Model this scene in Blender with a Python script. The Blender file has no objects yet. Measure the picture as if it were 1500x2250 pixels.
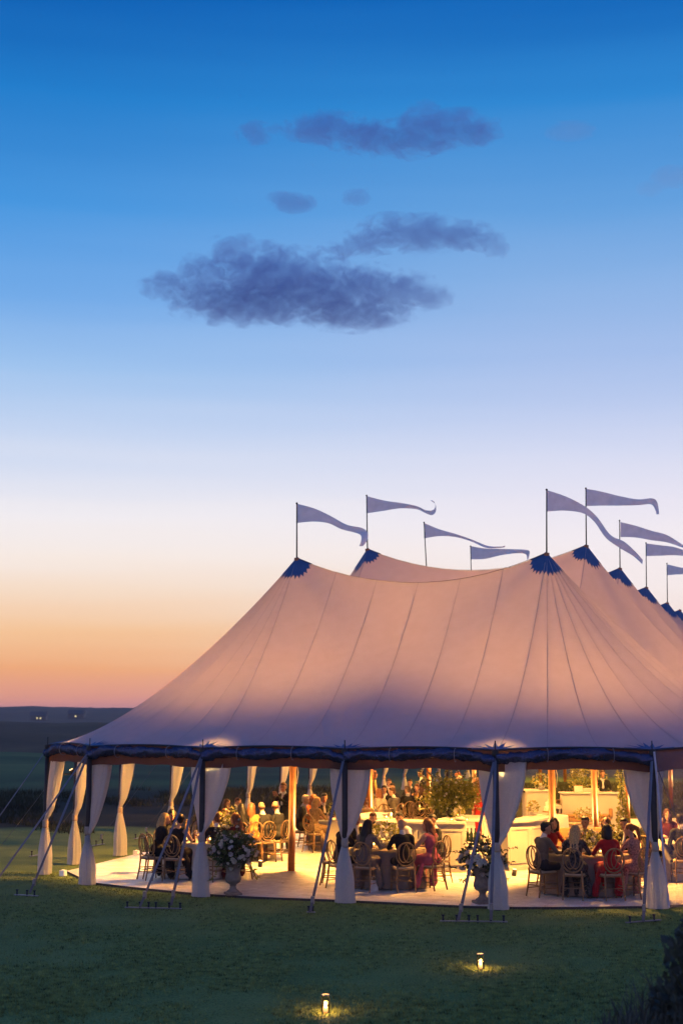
import bpy, bmesh, math, random
import numpy as np
from mathutils import Vector, Matrix
from mathutils.bvhtree import BVHTree
R = math.radians
random.seed(7); rng = np.random.default_rng(7)
SC = bpy.context.scene
COL = SC.collection
# ------------------------------------------------------------------ camera
F, CAMH, YH = 3125.0, 3.4, 1583.0            # focal length in photo pixels, eye height, horizon row
TILT = math.atan((YH - 1125) / F)
cam = bpy.data.cameras.new('camera'); co = bpy.data.objects.new('camera', cam); COL.objects.link(co)
co.location = (0, 0, CAMH); co.rotation_euler = (R(90) + TILT, 0, 0)
cam.sensor_fit = 'VERTICAL'; cam.sensor_height = 36; cam.sensor_width = 24; cam.lens = 36 * F / 2250
cam.clip_start = .1; cam.clip_end = 30000
cam.dof.use_dof = True; cam.dof.focus_distance = 29; cam.dof.aperture_fstop = 2.0
SC.camera = co
# ------------------------------------------------------------------ sky
w = bpy.data.worlds.new('World'); SC.world = w; w.use_nodes = True
nt = w.node_tree; nt.nodes.clear(); N = nt.nodes.new; Lk = nt.links.new
def srgb(h):
    h = h.lstrip('#'); c = [int(h[i:i+2], 16) / 255 for i in (0, 2, 4)]
    return tuple((x / 12.92 if x <= .04045 else ((x + .055) / 1.055) ** 2.4) for x in c)
def ramp(stops):
    n = N('ShaderNodeValToRGB'); e = n.color_ramp.elements
    while len(e) > 1: e.remove(e[-1])
    e[0].position = stops[0][0]; e[0].color = (*srgb(stops[0][1]), 1)
    for p, c in stops[1:]:
        k = e.new(p); k.color = (*srgb(c), 1)
    return n
tc = N('ShaderNodeTexCoord'); sep = N('ShaderNodeSeparateXYZ'); Lk(tc.outputs['Generated'], sep.inputs[0])
nz = N('ShaderNodeTexNoise'); mp = N('ShaderNodeMapping'); mp.inputs['Scale'].default_value = (1.5, 1.5, 26)
Lk(tc.outputs['Generated'], mp.inputs['Vector']); Lk(mp.outputs[0], nz.inputs['Vector'])
nz.inputs['Scale'].default_value = 1.6; nz.inputs['Detail'].default_value = 2
ma = N('ShaderNodeMath'); ma.operation = 'MULTIPLY_ADD'; Lk(nz.outputs['Fac'], ma.inputs[0]); ma.inputs[1].default_value = .022; ma.inputs[2].default_value = -.011
md = N('ShaderNodeMath'); md.operation = 'ADD'; Lk(sep.outputs['Z'], md.inputs[0]); Lk(ma.outputs[0], md.inputs[1])
west = ramp([(0.0, '#d8949e'), (.014, '#ee9f8c'), (.035, '#f9b07a'), (.06, '#fcca9a'), (.085, '#fbe0c8'), (.11, '#fbeee6'), (.14, '#f5f0f3'),
             (.17, '#dde3f4'), (.2, '#c4d6f3'), (.24, '#9fc5f0'), (.29, '#70abea'), (.345, '#3893e0'), (.41, '#0d74c6'), (.471, '#0657ac'), (.75, '#0a52a4'), (1, '#1652a4')])
north = ramp([(0.0, '#e6b8ac'), (.035, '#f6d2c2'), (.06, '#fae2d8'), (.09, '#fbeeec'), (.12, '#f7eff4'), (.15, '#ece8f5'),
              (.18, '#d8ddf4'), (.21, '#c2d0f1'), (.25, '#a6c0ec'), (.30, '#88b2e6'), (.345, '#66a2e0'), (.41, '#3088d3'), (.471, '#0f64b8'), (.75, '#0a52a4'), (1, '#1652a4')])
east = ramp([(0.0, '#8a86a8'), (.08, '#b6a6cc'), (.25, '#b0a8de'), (.5, '#708cd4'), (1, '#1c5cb0')])
for r_ in (west, north, east): Lk(md.outputs[0], r_.inputs[0])
dt = N('ShaderNodeVectorMath'); dt.operation = 'DOT_PRODUCT'; Lk(tc.outputs['Generated'], dt.inputs[0])
az = R(-24); dt.inputs[1].default_value = (math.sin(az), math.cos(az), 0)      # the sun went down to the left
mr = N('ShaderNodeMapRange'); mr.inputs['From Min'].default_value = .80; mr.inputs['From Max'].default_value = .985; mr.interpolation_type = 'SMOOTHSTEP'
Lk(dt.outputs['Value'], mr.inputs['Value'])
mr2 = N('ShaderNodeMapRange'); mr2.inputs['From Min'].default_value = -.7; mr2.inputs['From Max'].default_value = .55; mr2.interpolation_type = 'SMOOTHSTEP'
Lk(dt.outputs['Value'], mr2.inputs['Value'])
mx = N('ShaderNodeMix'); mx.data_type = 'RGBA'; Lk(mr.outputs[0], mx.inputs[0]); Lk(north.outputs[0], mx.inputs[6]); Lk(west.outputs[0], mx.inputs[7])
mx2 = N('ShaderNodeMix'); mx2.data_type = 'RGBA'; Lk(mr2.outputs[0], mx2.inputs[0]); Lk(east.outputs[0], mx2.inputs[6]); Lk(mx.outputs[2], mx2.inputs[7])
bg = N('ShaderNodeBackground'); wo = N('ShaderNodeOutputWorld'); Lk(mx2.outputs[2], bg.inputs[0]); bg.inputs[1].default_value = 1.0
Lk(bg.outputs[0], wo.inputs[0])
# ------------------------------------------------------------------ render look
SC.view_settings.view_transform = 'Standard'; SC.view_settings.look = 'None'
SC.view_settings.exposure = 0; SC.view_settings.gamma = 1
SC.cycles.use_denoising = True
SC.cycles.max_bounces = 8; SC.cycles.diffuse_bounces = 4; SC.cycles.transparent_max_bounces = 16; SC.cycles.volume_bounces = 2
SC.cycles.sample_clamp_indirect = 6; SC.cycles.caustics_reflective = False; SC.cycles.caustics_refractive = False
# ------------------------------------------------------------------ pixels to places
def ray(px, py):
    x = (px - 750) / F; y = (1125 - py) / F
    return Vector((x, math.cos(TILT) - math.sin(TILT) * y, math.sin(TILT) + math.cos(TILT) * y))
def G(px, py, z=0.0):                       # the point at height z seen at that pixel
    r = ray(px, py); k = (z - CAMH) / r.z
    return Vector((r.x * k, r.y * k, z))
def AT(px, py, Y):                          # the point at depth Y seen at that pixel
    r = ray(px, py); k = Y / r.y
    return Vector((r.x * k, Y, CAMH + r.z * k))
def PXM(Y): return F / Y                    # photo pixels per metre at depth Y
TH, BAY, ROW = .329, 5.846, 5.946           # tent axis turned 18.8 deg, 6 m (20 ft) pole grid
TC = Vector((-1.131 + ROW/2*math.cos(TH), 32.897 - ROW/2*math.sin(TH), 0))
def T(v, u, z=0.0):                         # tent plan (across, along) to world
    return Vector((TC.x + v*math.cos(TH) + u*math.sin(TH), TC.y - v*math.sin(TH) + u*math.cos(TH), z))
def TI(p):
    d = p - TC
    return (d.x*math.cos(TH) - d.y*math.sin(TH), d.x*math.sin(TH) + d.y*math.cos(TH), p.z)
# ------------------------------------------------------------------ materials
MATS = {}
def mat(name, col, rough=.6, metal=0, var=.12, scale=8, spec=.4, bump=0, trans=0, emit=None, es=0, transl=0, alpha=1, sheen=0, coat=0):
    if name in MATS: return MATS[name]
    m = bpy.data.materials.new(name); m.use_nodes = True; t = m.node_tree
    b = t.nodes['Principled BSDF']; b.inputs['Roughness'].default_value = rough; b.inputs['Metallic'].default_value = metal
    b.inputs['Specular IOR Level'].default_value = spec; b.inputs['Transmission Weight'].default_value = trans
    b.inputs['Alpha'].default_value = alpha; b.inputs['Sheen Weight'].default_value = sheen; b.inputs['Coat Weight'].default_value = coat
    if isinstance(col, str): col = srgb(col)
    tcn = t.nodes.new('ShaderNodeTexCoord'); n = t.nodes.new('ShaderNodeTexNoise'); n.inputs['Scale'].default_value = scale; n.inputs['Detail'].default_value = 4
    t.links.new(tcn.outputs['Object'], n.inputs['Vector'])
    cr = t.nodes.new('ShaderNodeValToRGB'); cr.color_ramp.elements[0].position = .3; cr.color_ramp.elements[1].position = .7
    cr.color_ramp.elements[0].color = (*[max(0, c*(1-var)) for c in col], 1); cr.color_ramp.elements[1].color = (*[min(1, c*(1+var)) for c in col], 1)
    t.links.new(n.outputs['Fac'], cr.inputs[0]); t.links.new(cr.outputs[0], b.inputs['Base Color'])
    if bump:
        bp = t.nodes.new('ShaderNodeBump'); bp.inputs['Strength'].default_value = bump; bp.inputs['Distance'].default_value = .02
        t.links.new(n.outputs['Fac'], bp.inputs['Height']); t.links.new(bp.outputs[0], b.inputs['Normal'])
    if emit:
        b.inputs['Emission Color'].default_value = (*(srgb(emit) if isinstance(emit, str) else emit), 1); b.inputs['Emission Strength'].default_value = es
    if transl:
        tr = t.nodes.new('ShaderNodeBsdfTranslucent'); t.links.new(cr.outputs[0], tr.inputs[0]); ms = t.nodes.new('ShaderNodeMixShader'); ms.inputs[0].default_value = transl
        o = t.nodes['Material Output']; t.links.new(b.outputs[0], ms.inputs[1]); t.links.new(tr.outputs[0], ms.inputs[2]); t.links.new(ms.outputs[0], o.inputs[0])
    MATS[name] = m; return m
# ------------------------------------------------------------------ objects
def link(o, parent=None):
    COL.objects.link(o)
    if parent is not None: o.parent = parent
    return o
def tag(o, label=None, cat=None, group=None, kind=None):
    if label: o['label'] = label
    if cat: o['category'] = cat
    if group: o['group'] = group
    if kind: o['kind'] = kind
    return o
def thing(name, loc, rz=0, label=None, cat=None, group=None):
    o = bpy.data.objects.new(name, None); o.empty_display_size = .2; COL.objects.link(o)
    o.location = loc; o.rotation_euler = (0, 0, rz)
    return tag(o, label, cat, group)
def mesh_from(V, Fc, name='m', smooth=False):
    me = bpy.data.meshes.new(name); me.from_pydata([tuple(v) for v in V], [], [tuple(f) for f in Fc])
    if smooth: me.polygons.foreach_set('use_smooth', [True]*len(me.polygons))
    me.update(); return me
class MB:                                   # collects simple solids, builds one mesh
    def __init__(s): s.v = []; s.f = []
    def add(s, V, Fc):
        o = len(s.v); s.v += [Vector(v) for v in V]; s.f += [tuple(i + o for i in f) for f in Fc]; return s
    def box(s, a, b, bev=0):
        x0, y0, z0 = a; x1, y1, z1 = b
        if bev == 0:
            return s.add([(x0,y0,z0),(x1,y0,z0),(x1,y1,z0),(x0,y1,z0),(x0,y0,z1),(x1,y0,z1),(x1,y1,z1),(x0,y1,z1)],
                         [(3,2,1,0),(4,5,6,7),(0,1,5,4),(1,2,6,5),(2,3,7,6),(3,0,4,7)])
        V = []
        for z, q in ((z0, bev), (z0+bev, 0), (z1-bev, 0), (z1, bev)):
            for x, y in ((x0+q+bev, y0+q), (x1-q-bev, y0+q), (x1-q, y0+q+bev), (x1-q, y1-q-bev), (x1-q-bev, y1-q), (x0+q+bev, y1-q), (x0+q, y1-q-bev), (x0+q, y0+q+bev)): V.append((x, y, z))
        Fc = [tuple(range(7, -1, -1)), tuple(range(24, 32))]
        for r_ in range(3):
            for k in range(8): Fc.append((r_*8+k, r_*8+(k+1) % 8, r_*8+8+(k+1) % 8, r_*8+8+k))
        return s.add(V, Fc)
    def tube(s, pts, rad, n=8, cap=True, flat=1.0, up=None):
        pts = [Vector(p) for p in pts]; rr = rad if hasattr(rad, '__len__') else [rad]*len(pts)
        V = []; Fc = []; prev = None
        for i, p in enumerate(pts):
            d = (pts[min(i+1, len(pts)-1)] - pts[max(i-1, 0)]).normalized()
            a = Vector(up) if up else (prev if prev is not None else (Vector((0, 0, 1)) if abs(d.z) < .9 else Vector((1, 0, 0))))
            x = (a - d*a.dot(d)); x = x.normalized() if x.length > 1e-6 else d.orthogonal().normalized()
            y = d.cross(x); prev = x
            for k in range(n):
                t = 2*math.pi*k/n; V.append(p + x*math.cos(t)*rr[i] + y*math.sin(t)*rr[i]*flat)
        for i in range(len(pts)-1):
            for k in range(n): Fc.append((i*n+k, i*n+(k+1) % n, (i+1)*n+(k+1) % n, (i+1)*n+k))
        if cap: Fc += [tuple(range(n-1, -1, -1)), tuple((len(pts)-1)*n + k for k in range(n))]
        return s.add(V, Fc)
    def lathe(s, prof, n=20, c=(0, 0, 0), wob=0):
        V = []; Fc = []
        for r_, z in prof:
            for k in range(n):
                t = 2*math.pi*k/n; q = r_*(1 + wob*math.sin(t*9)) if wob else r_
                V.append((c[0]+q*math.cos(t), c[1]+q*math.sin(t), c[2]+z))
        m = len(prof)
        for i in range(m-1):
            for k in range(n): Fc.append((i*n+k, i*n+(k+1) % n, (i+1)*n+(k+1) % n, (i+1)*n+k))
        Fc += [tuple(range(n-1, -1, -1)), tuple((m-1)*n+k for k in range(n))]
        return s.add(V, Fc)
    def ball(s, c, r_, n=10, m=7):
        rx, ry, rz = r_ if hasattr(r_, '__len__') else (r_, r_, r_)
        V = [(c[0], c[1], c[2]-rz)]; Fc = []
        for i in range(1, m):
            ph = -math.pi/2 + math.pi*i/m
            for k in range(n):
                t = 2*math.pi*k/n; V.append((c[0]+rx*math.cos(ph)*math.cos(t), c[1]+ry*math.cos(ph)*math.sin(t), c[2]+rz*math.sin(ph)))
        V.append((c[0], c[1], c[2]+rz)); last = len(V)-1
        for k in range(n): Fc.append((0, 1+(k+1) % n, 1+k)); Fc.append((last, last-n+k, last-n+(k+1) % n))
        for i in range(m-2):
            for k in range(n): Fc.append((1+i*n+k, 1+i*n+(k+1) % n, 1+(i+1)*n+(k+1) % n, 1+(i+1)*n+k))
        return s.add(V, Fc)
    def mesh(s, name, smooth=False): return mesh_from(s.v, s.f, name, smooth)
    def build(s, name, m, parent=None, smooth=False):
        me = s.mesh(name, smooth); me.materials.append(m)
        return link(bpy.data.objects.new(name, me), parent)
def smooth_by_angle(me, ang=40):
    try: me.shade_smooth(); 
    except Exception: me.polygons.foreach_set('use_smooth', [True]*len(me.polygons))
def copy_tree(o, loc=None, rz=None, parent=None):
    c = o.copy(); COL.objects.link(c)
    if parent is not None: c.parent = parent
    if loc is not None: c.location = loc
    if rz is not None: c.rotation_euler = (0, 0, rz)
    for ch in o.children: copy_tree(ch, parent=c)
    return c
def sstep(a, b, x):
    t = np.clip((x-a)/(b-a), 0, 1); return t*t*(3-2*t)
# ------------------------------------------------------------------ ground
def fbm(x, y, s, seed):
    r_ = np.random.default_rng(seed); o = np.zeros_like(x); a = 1.0
    for k in range(5):
        ph = r_.uniform(0, 6.28, 4); an = r_.uniform(0, 6.28, 2); q = s*1.9**k
        o += a*(np.sin((x*np.cos(an[0])+y*np.sin(an[0]))*q+ph[0]) * np.sin((x*np.cos(an[1])+y*np.sin(an[1]))*q*1.3+ph[1])); a *= .5
    return o
def ground_z(x, y):
    z = np.zeros_like(x, dtype=float)
    yy = y - .22*x                                       # the lawn edge runs a little askew
    z += -.0 + .55*sstep(44, 62, yy) * (1 + .3*fbm(x, y, .05, 3)) * sstep(44, 52, yy)
    z -= .9*sstep(66, 190, yy)
    z += (3.1 + .5*fbm(x, y, .012, 5))*sstep(190, 400, yy)
    z -= 5*sstep(420, 700, yy)
    z += (.6*fbm(x, y, .045, 9) + 1.6*fbm(x, y, .018, 19))*sstep(58, 130, yy)
    z += 16*sstep(900, 1500, yy)*(1+.12*fbm(x, y, .004, 11))
    z += (1.22 + .10*fbm(x, y, .9, 2)) * sstep(-.4, 3.2, x - .8*np.maximum(0, y-12))*sstep(16.5, 11.5, y)   # the dune the camera stands on falls away to the right
    z += .02*fbm(x, y, .3, 21)*sstep(24, 16, np.abs(y-8)*.9+10)
    return z
ys = np.concatenate([np.arange(-30, 0, 3), np.arange(0, 14, .5), np.arange(14, 70, .7), np.geomspace(70, 2400, 90)])
xs = np.concatenate([-np.geomspace(30, 2600, 50)[::-1], np.arange(-29, 30, .6), np.geomspace(30, 2600, 50)])
gx, gy = np.meshgrid(xs, ys); gz = ground_z(gx, gy)
nx_, ny_ = len(xs), len(ys)
V = np.stack([gx, gy, gz], -1).reshape(-1, 3)
idx = np.arange(nx_*ny_).reshape(ny_, nx_)
Fc = np.stack([idx[:-1, :-1], idx[:-1, 1:], idx[1:, 1:], idx[1:, :-1]], -1).reshape(-1, 4)
gme = bpy.data.meshes.new('ground'); gme.from_pydata(V.tolist(), [], Fc.tolist()); gme.polygons.foreach_set('use_smooth', [True]*len(gme.polygons))
def ground_mat():
    m = bpy.data.materials.new('grassland'); m.use_nodes = True; t = m.node_tree; b = t.nodes['Principled BSDF']; n = t.nodes.new; l = t.links.new
    b.inputs['Roughness'].default_value = .9; b.inputs['Specular IOR Level'].default_value = .15
    geo = n('ShaderNodeNewGeometry'); sp = n('ShaderNodeSeparateXYZ'); l(geo.outputs['Position'], sp.inputs[0])
    def noise(sc, det=5, dist=0):
        k = n('ShaderNodeTexNoise'); k.inputs['Scale'].default_value = sc; k.inputs['Detail'].default_value = det; k.inputs['Distortion'].default_value = dist
        l(geo.outputs['Position'], k.inputs['Vector']); return k
    def rmp(src, stops):
        k = n('ShaderNodeValToRGB'); e = k.color_ramp.elements
        while len(e) > 1: e.remove(e[-1])
        e[0].position = stops[0][0]; e[0].color = (*stops[0][1], 1)
        for p, c in stops[1:]: q = e.new(p); q.color = (*c, 1)
        l(src, k.inputs[0]); return k
    def mix(f, a, c):
        k = n('ShaderNodeMix'); k.data_type = 'RGBA'; l(f, k.inputs[0]); l(a, k.inputs[6]); l(c, k.inputs[7]); return k.outputs[2]
    def math_(op, a, c, d=None):
        k = n('ShaderNodeMath'); k.operation = op
        for i, q in enumerate((a, c, d)):
            if q is None: continue
            if isinstance(q, (int, float)): k.inputs[i].default_value = q
            else: l(q, k.inputs[i])
        return k.outputs[0]
    def mrange(v, a, c):
        k = n('ShaderNodeMapRange'); k.interpolation_type = 'SMOOTHSTEP'; k.inputs['From Min'].default_value = a; k.inputs['From Max'].default_value = c; l(v, k.inputs['Value']); return k.outputs[0]
    lawn = rmp(noise(.9, 6).outputs[0], [(.3, (.115, .172, .046)), (.55, (.152, .212, .058)), (.75, (.195, .24, .068))])
    fine = rmp(noise(38, 3).outputs[0], [(.25, (.45, .5, .4)), (.75, (1.45, 1.4, 1.5))])
    mul = n('ShaderNodeMix'); mul.data_type = 'RGBA'; mul.blend_type = 'MULTIPLY'; mul.inputs[0].default_value = 1; l(lawn.outputs[0], mul.inputs[6]); l(fine.outputs[0], mul.inputs[7])
    fair = rmp(noise(.035, 8, 1.2).outputs[0], [(.3, (.03, .045, .02)), (.5, (.055, .105, .038)), (.8, (.11, .16, .05))])
    rough = rmp(noise(.35, 6, .6).outputs[0], [(.3, (.018, .02, .012)), (.6, (.036, .036, .022)), (.85, (.07, .065, .04))])
    heath = rmp(noise(.03, 9, 1.2).outputs[0], [(.3, (.05, .030, .016)), (.6, (.085, .05, .026)), (.85, (.11, .085, .035))])
    wd = noise(.05, 3)
    askew = math_('MULTIPLY_ADD', sp.outputs['X'], -.22, sp.outputs['Y'])
    yy = math_('MULTIPLY_ADD', wd.outputs[0], 26.0, math_('ADD', askew, -13.0))
    c1 = mix(mrange(yy, 44.5, 46), mul.outputs[2], rough.outputs[0])
    c2 = mix(mrange(yy, 56, 68), c1, fair.outputs[0])
    wd2 = noise(.012, 4); y2 = math_('MULTIPLY_ADD', wd2.outputs[0], 130.0, math_('ADD', askew, -65.0))
    c3 = mix(mrange(y2, 130, 190), c2, heath.outputs[0])
    xx = math_('ADD', sp.outputs['X'], math_('MULTIPLY', math_('ADD', sp.outputs['Y'], -12.0), .10))
    near = math_('MULTIPLY', mrange(xx, .5, 1.2), mrange(math_('MULTIPLY', sp.outputs['Y'], -1.0), -14.5, -13.0))
    c4 = mix(near, c3, rough.outputs[0])
    l(c4, b.inputs['Base Color'])
    bp = n('ShaderNodeBump'); bp.inputs['Strength'].default_value = .5; bp.inputs['Distance'].default_value = .03; l(noise(30, 4).outputs[0], bp.inputs['Height']); l(bp.outputs[0], b.inputs['Normal'])
    return m
gme.materials.append(ground_mat())
ground = link(bpy.data.objects.new('ground', gme)); tag(ground, kind='structure', label='mown lawn running out into dark rolling grassland', cat='ground')
# far ridge with a line of woodland
def ridge(name, y0, x0, x1, base, top_px, seed, m, label):
    r_ = np.random.default_rng(seed); n = 900; xs_ = np.linspace(x0, x1, n)
    h = sum(r_.uniform(.4, 1)*np.sin(xs_*k/260.+r_.uniform(0, 6.3))/(k**.8) for k in (1, 2, 5, 9, 21, 40, 77))
    crown = np.abs(r_.normal(0, 1, n))*1.3 + 1.1*np.clip(np.sin(xs_/9.+2*np.sin(xs_/31.))+np.sin(xs_/4.3), 0, 2)
    top = CAMH + (YH-top_px)/F*y0 + h*1.0 + crown
    V = []; Fc = []
    prof = [(0, 0), (.3, 14), (.62, 40), (.86, 75), (.96, 105), (1, 130), (.97, 170), (.5, 300), (0, 420)]
    for f_, dy in prof:
        for i in range(n): V.append((xs_[i], y0-130+dy+r_.normal(0, 3), base + (top[i]-base)*f_*(1 if f_ < .9 else r_.uniform(.985, 1.01))))
    for j in range(len(prof)-1):
        for i in range(n-1): Fc.append((j*n+i, j*n+i+1, (j+1)*n+i+1, (j+1)*n+i))
    me = mesh_from(V, Fc, name); me.materials.append(m)
    return tag(link(bpy.data.objects.new(name, me)), label, 'hill', kind='structure')
ridge('hills', 1500, -1500, 1500, -8, 1562, 4, mat('far_woodland', (.06, .055, .04), .95, var=.45, scale=.03, spec=.05), 'low wooded ridge along the horizon')
# two lit houses on the ridge
for i, (px, py, nwin) in enumerate([(84, 1577, 2), (167, 1573, 1)]):
    for Y in range(500, 1365, 5):
        p = AT(px, py, Y); zb = float(ground_z(np.array([p.x]), np.array([p.y]))[0]) - 1.0
        if p.z < zb + 3.2: break
    h = thing('farmhouse', (p.x, p.y, zb), 0, ['small dark far house on the ridge with two lit windows', 'small dark far house on the ridge with one lit window'][i], 'house')
    top = p.z - zb + 1.6
    MB().box((-6, 0, 0), (6, 8, top)).build('wall', mat('far_wall', (.06, .055, .05)), h)
    MB().add([(-6.6, -.6, top), (6.6, -.6, top), (6.6, 8.6, top), (-6.6, 8.6, top), (-6.6, 4, top+3), (6.6, 4, top+3)], [(0, 1, 5, 4), (2, 3, 4, 5), (1, 2, 5), (3, 0, 4), (3, 2, 1, 0)]).build('roof', mat('far_roof', (.03, .03, .032)), h)
    for k in range(nwin):
        x = -1.2 + 2.6*k if nwin > 1 else -.7
        MB().box((x, -.12, p.z-zb-.9), (x+1.1, .05, p.z-zb+.3)).build('window', mat('lit_window', (.8, .7, .4), emit=(1, .78, .22), es=.9), h)
# lawn blades: a short mown sward over the part of the lawn in front of the tent
def blades(name, n, xr, yr, h, wd, m, seed, keep=None, label=None, cat=None, lean=.6):
    r_ = np.random.default_rng(seed); y = yr[0] + (yr[1]-yr[0])*r_.random(n)**1.25; x = (xr[0] + (xr[1]-xr[0])*r_.random(n))*y/yr[1]
    if keep is not None: k = keep(x, y, r_); x, y = x[k], y[k]
    n = len(x); z = ground_z(x, y) - .004; a = r_.random(n)*6.283; hh = h*r_.uniform(.5, 1.25, n); la = r_.random(n)*6.283; le = hh*lean*r_.random(n)
    ww = wd*r_.uniform(.6, 1.3, n)
    P = np.empty((n, 3, 3)); P[:, 0] = np.stack([x-ww*np.cos(a), y-ww*np.sin(a), z], -1); P[:, 1] = np.stack([x+ww*np.cos(a), y+ww*np.sin(a), z], -1)
    P[:, 2] = np.stack([x+le*np.cos(la), y+le*np.sin(la), z+hh], -1)
    me = bpy.data.meshes.new(name); me.vertices.add(3*n); me.vertices.foreach_set('co', P.ravel()); me.loops.add(3*n); me.polygons.add(n)
    me.loops.foreach_set('vertex_index', np.arange(3*n)); me.polygons.foreach_set('loop_start', np.arange(0, 3*n, 3)); me.polygons.foreach_set('loop_total', np.full(n, 3)); me.update(calc_edges=True)
    me.materials.append(m); return tag(link(bpy.data.objects.new(name, me)), label, cat, kind='stuff')
def clumpy(x, y, r_): return (fbm(x, y, 1.1, 31) + .6*fbm(x, y, 3.0, 33) + r_.normal(0, .55, len(x))) > -.35
m_blade = mat('grass_blade', (.17, .22, .065), .8, var=.85, scale=7, spec=.15)
blades('lawn_grass', 330000, (-9.5, 9.5), (15.2, 35), .035, .006, m_blade, 1, keep=lambda x, y, r_: clumpy(x, y, r_) & (y < 33), label='short mown lawn grass in front of the white dance floor', cat='grass')
m_tall = mat('tall_grass_blade', (.05, .055, .03), .85, var=.5, scale=.5, spec=.1)
blades('rough_grass', 90000, (-30, 16), (43, 66), .22, .014, m_tall, 2, keep=lambda x, y, r_: ((y-.22*x) > 45.5+1.5*fbm(x, y, .2, 8)) & ((y-.22*x) < 62) & (fbm(x, y, .25, 6) + .5*fbm(x, y, .9, 16) > .1), label='dark band of long rough grass beyond the lawn', cat='grass', lean=.8)
# ------------------------------------------------------------------ clouds (real volumes far up in the sky)
def cloud(blobs, label, dist=1300.0, dens=.026, seed=0, amp=3.0, thr=.12, col=(.36, .50, .88), absb=(.10, .26, .80)):
    pts = []
    for px, py, rx, ry in blobs:
        p = AT(px, py, dist); k = dist/F; pts.append((p, rx*k, ry*k))
    c0 = sum((p for p, a, b in pts), Vector())/len(pts)
    mb = MB()
    for p, a, b in pts:
        q = p-c0; mb.ball(q, (a*1.22, a*.8, b*1.25), 18, 12)
    me = mb.mesh('cloud'); o = bpy.data.objects.new('tmp', me); COL.objects.link(o)
    md_ = o.modifiers.new('r', 'REMESH'); md_.mode = 'VOXEL'; md_.voxel_size = 4.0
    dg = bpy.context.evaluated_depsgraph_get(); me2 = bpy.data.meshes.new_from_object(o.evaluated_get(dg)); bpy.data.objects.remove(o)
    me2.name = 'cloud'; me2.materials.clear()
    m = bpy.data.materials.new('cloud_vapour'); m.use_nodes = True; t = m.node_tree; t.nodes.clear(); n = t.nodes.new; l = t.links.new
    out = n('ShaderNodeOutputMaterial'); tcn = n('ShaderNodeTexCoord')
    def mth(op, a, b=None, c=None):
        k = n('ShaderNodeMath'); k.operation = op
        for i, q in enumerate((a, b, c)):
            if q is None: continue
            if isinstance(q, (int, float)): k.inputs[i].default_value = q
            else: l(q, k.inputs[i])
        return k.outputs[0]
    fall = None
    for p, a, b in pts:
        q = p-c0; mpn = n('ShaderNodeMapping'); mpn.vector_type = 'POINT'
        s = (1/(a*1.2), 1/(a*.78), 1/(b*1.22)); mpn.inputs['Scale'].default_value = s; mpn.inputs['Location'].default_value = (-q.x*s[0], -q.y*s[1], -q.z*s[2])
        l(tcn.outputs['Object'], mpn.inputs['Vector']); ln = n('ShaderNodeVectorMath'); ln.operation = 'LENGTH'; l(mpn.outputs[0], ln.inputs[0])
        f1 = mth('SUBTRACT', 1.0, ln.outputs['Value']); fall = f1 if fall is None else mth('SMOOTH_MAX', fall, f1, .15)
    mz = n('ShaderNodeMapping'); mz.inputs['Scale'].default_value = (1, 1, 1.5); mz.inputs['Location'].default_value = (seed*37.1, seed*11.3, seed*5.7); l(tcn.outputs['Object'], mz.inputs['Vector'])
    nz_ = n('ShaderNodeTexNoise'); nz_.inputs['Scale'].default_value = .055; nz_.inputs['Detail'].default_value = 9; nz_.inputs['Roughness'].default_value = .62; nz_.inputs['Distortion'].default_value = .9
    l(mz.outputs[0], nz_.inputs['Vector'])
    d = mth('MULTIPLY_ADD', mth('SUBTRACT', nz_.outputs[0], .5), amp, fall)
    k = n('ShaderNodeMapRange'); k.interpolation_type = 'SMOOTHSTEP'; k.inputs['From Min'].default_value = thr; k.inputs['From Max'].default_value = thr+.32; k.inputs['To Max'].default_value = dens; l(d, k.inputs['Value'])
    vs = n('ShaderNodeVolumeScatter'); vs.inputs['Color'].default_value = (*col, 1); vs.inputs['Anisotropy'].default_value = .5; l(k.outputs[0], vs.inputs['Density'])
    va = n('ShaderNodeVolumeAbsorption'); va.inputs['Color'].default_value = (*col, 1); l(k.outputs[0], va.inputs['Density'])
    ad = n('ShaderNodeAddShader'); l(vs.outputs[0], ad.inputs[0]); l(va.outputs[0], ad.inputs[1]); l(ad.outputs[0], out.inputs['Volume'])
    try: m.cycles.volume_step_rate = .22
    except Exception: pass
    me2.materials.append(m); ob = bpy.data.objects.new('cloud', me2); COL.objects.link(ob); ob.location = c0
    return tag(ob, label, 'cloud')
cloud([(720, 283, 95, 33), (800, 298, 95, 32), (880, 312, 120, 24), (925, 275, 70, 48), (1000, 285, 90, 42), (1050, 285, 55, 35), (935, 238, 28, 22)], 'dark blue cloud with a humped pink tipped top, highest in the sky', seed=1)
cloud([(560, 292, 42, 24), (600, 285, 35, 12)], 'small loose cloud wisp beside the highest cloud', seed=2, dens=.022, thr=-.1)
cloud([(645, 446, 48, 19), (615, 435, 30, 14)], 'small ragged blue cloud scrap floating above the largest cloud', seed=3, dens=.026, thr=-.1)
cloud([(782, 434, 32, 19)], 'faint round cloud puff between the large clouds', seed=4, dens=.02, thr=-.12)
cloud([(745, 552, 50, 20), (800, 535, 62, 26), (860, 512, 85, 38), (930, 515, 90, 40), (1010, 520, 80, 33), (1070, 522, 40, 24), (1090, 545, 28, 24)], 'long ragged purple cloud overlapping the largest cloud at one end', seed=5)
cloud([(375, 625, 68, 34), (450, 610, 85, 48), (515, 565, 62, 52), (600, 615, 140, 72), (700, 640, 140, 68), (790, 635, 120, 48), (880, 640, 90, 42), (945, 650, 50, 30), (560, 665, 190, 38), (780, 690, 130, 32), (480, 693, 40, 14)], 'largest dark cloud, broad and frayed with a violet underside', seed=6)
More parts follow.
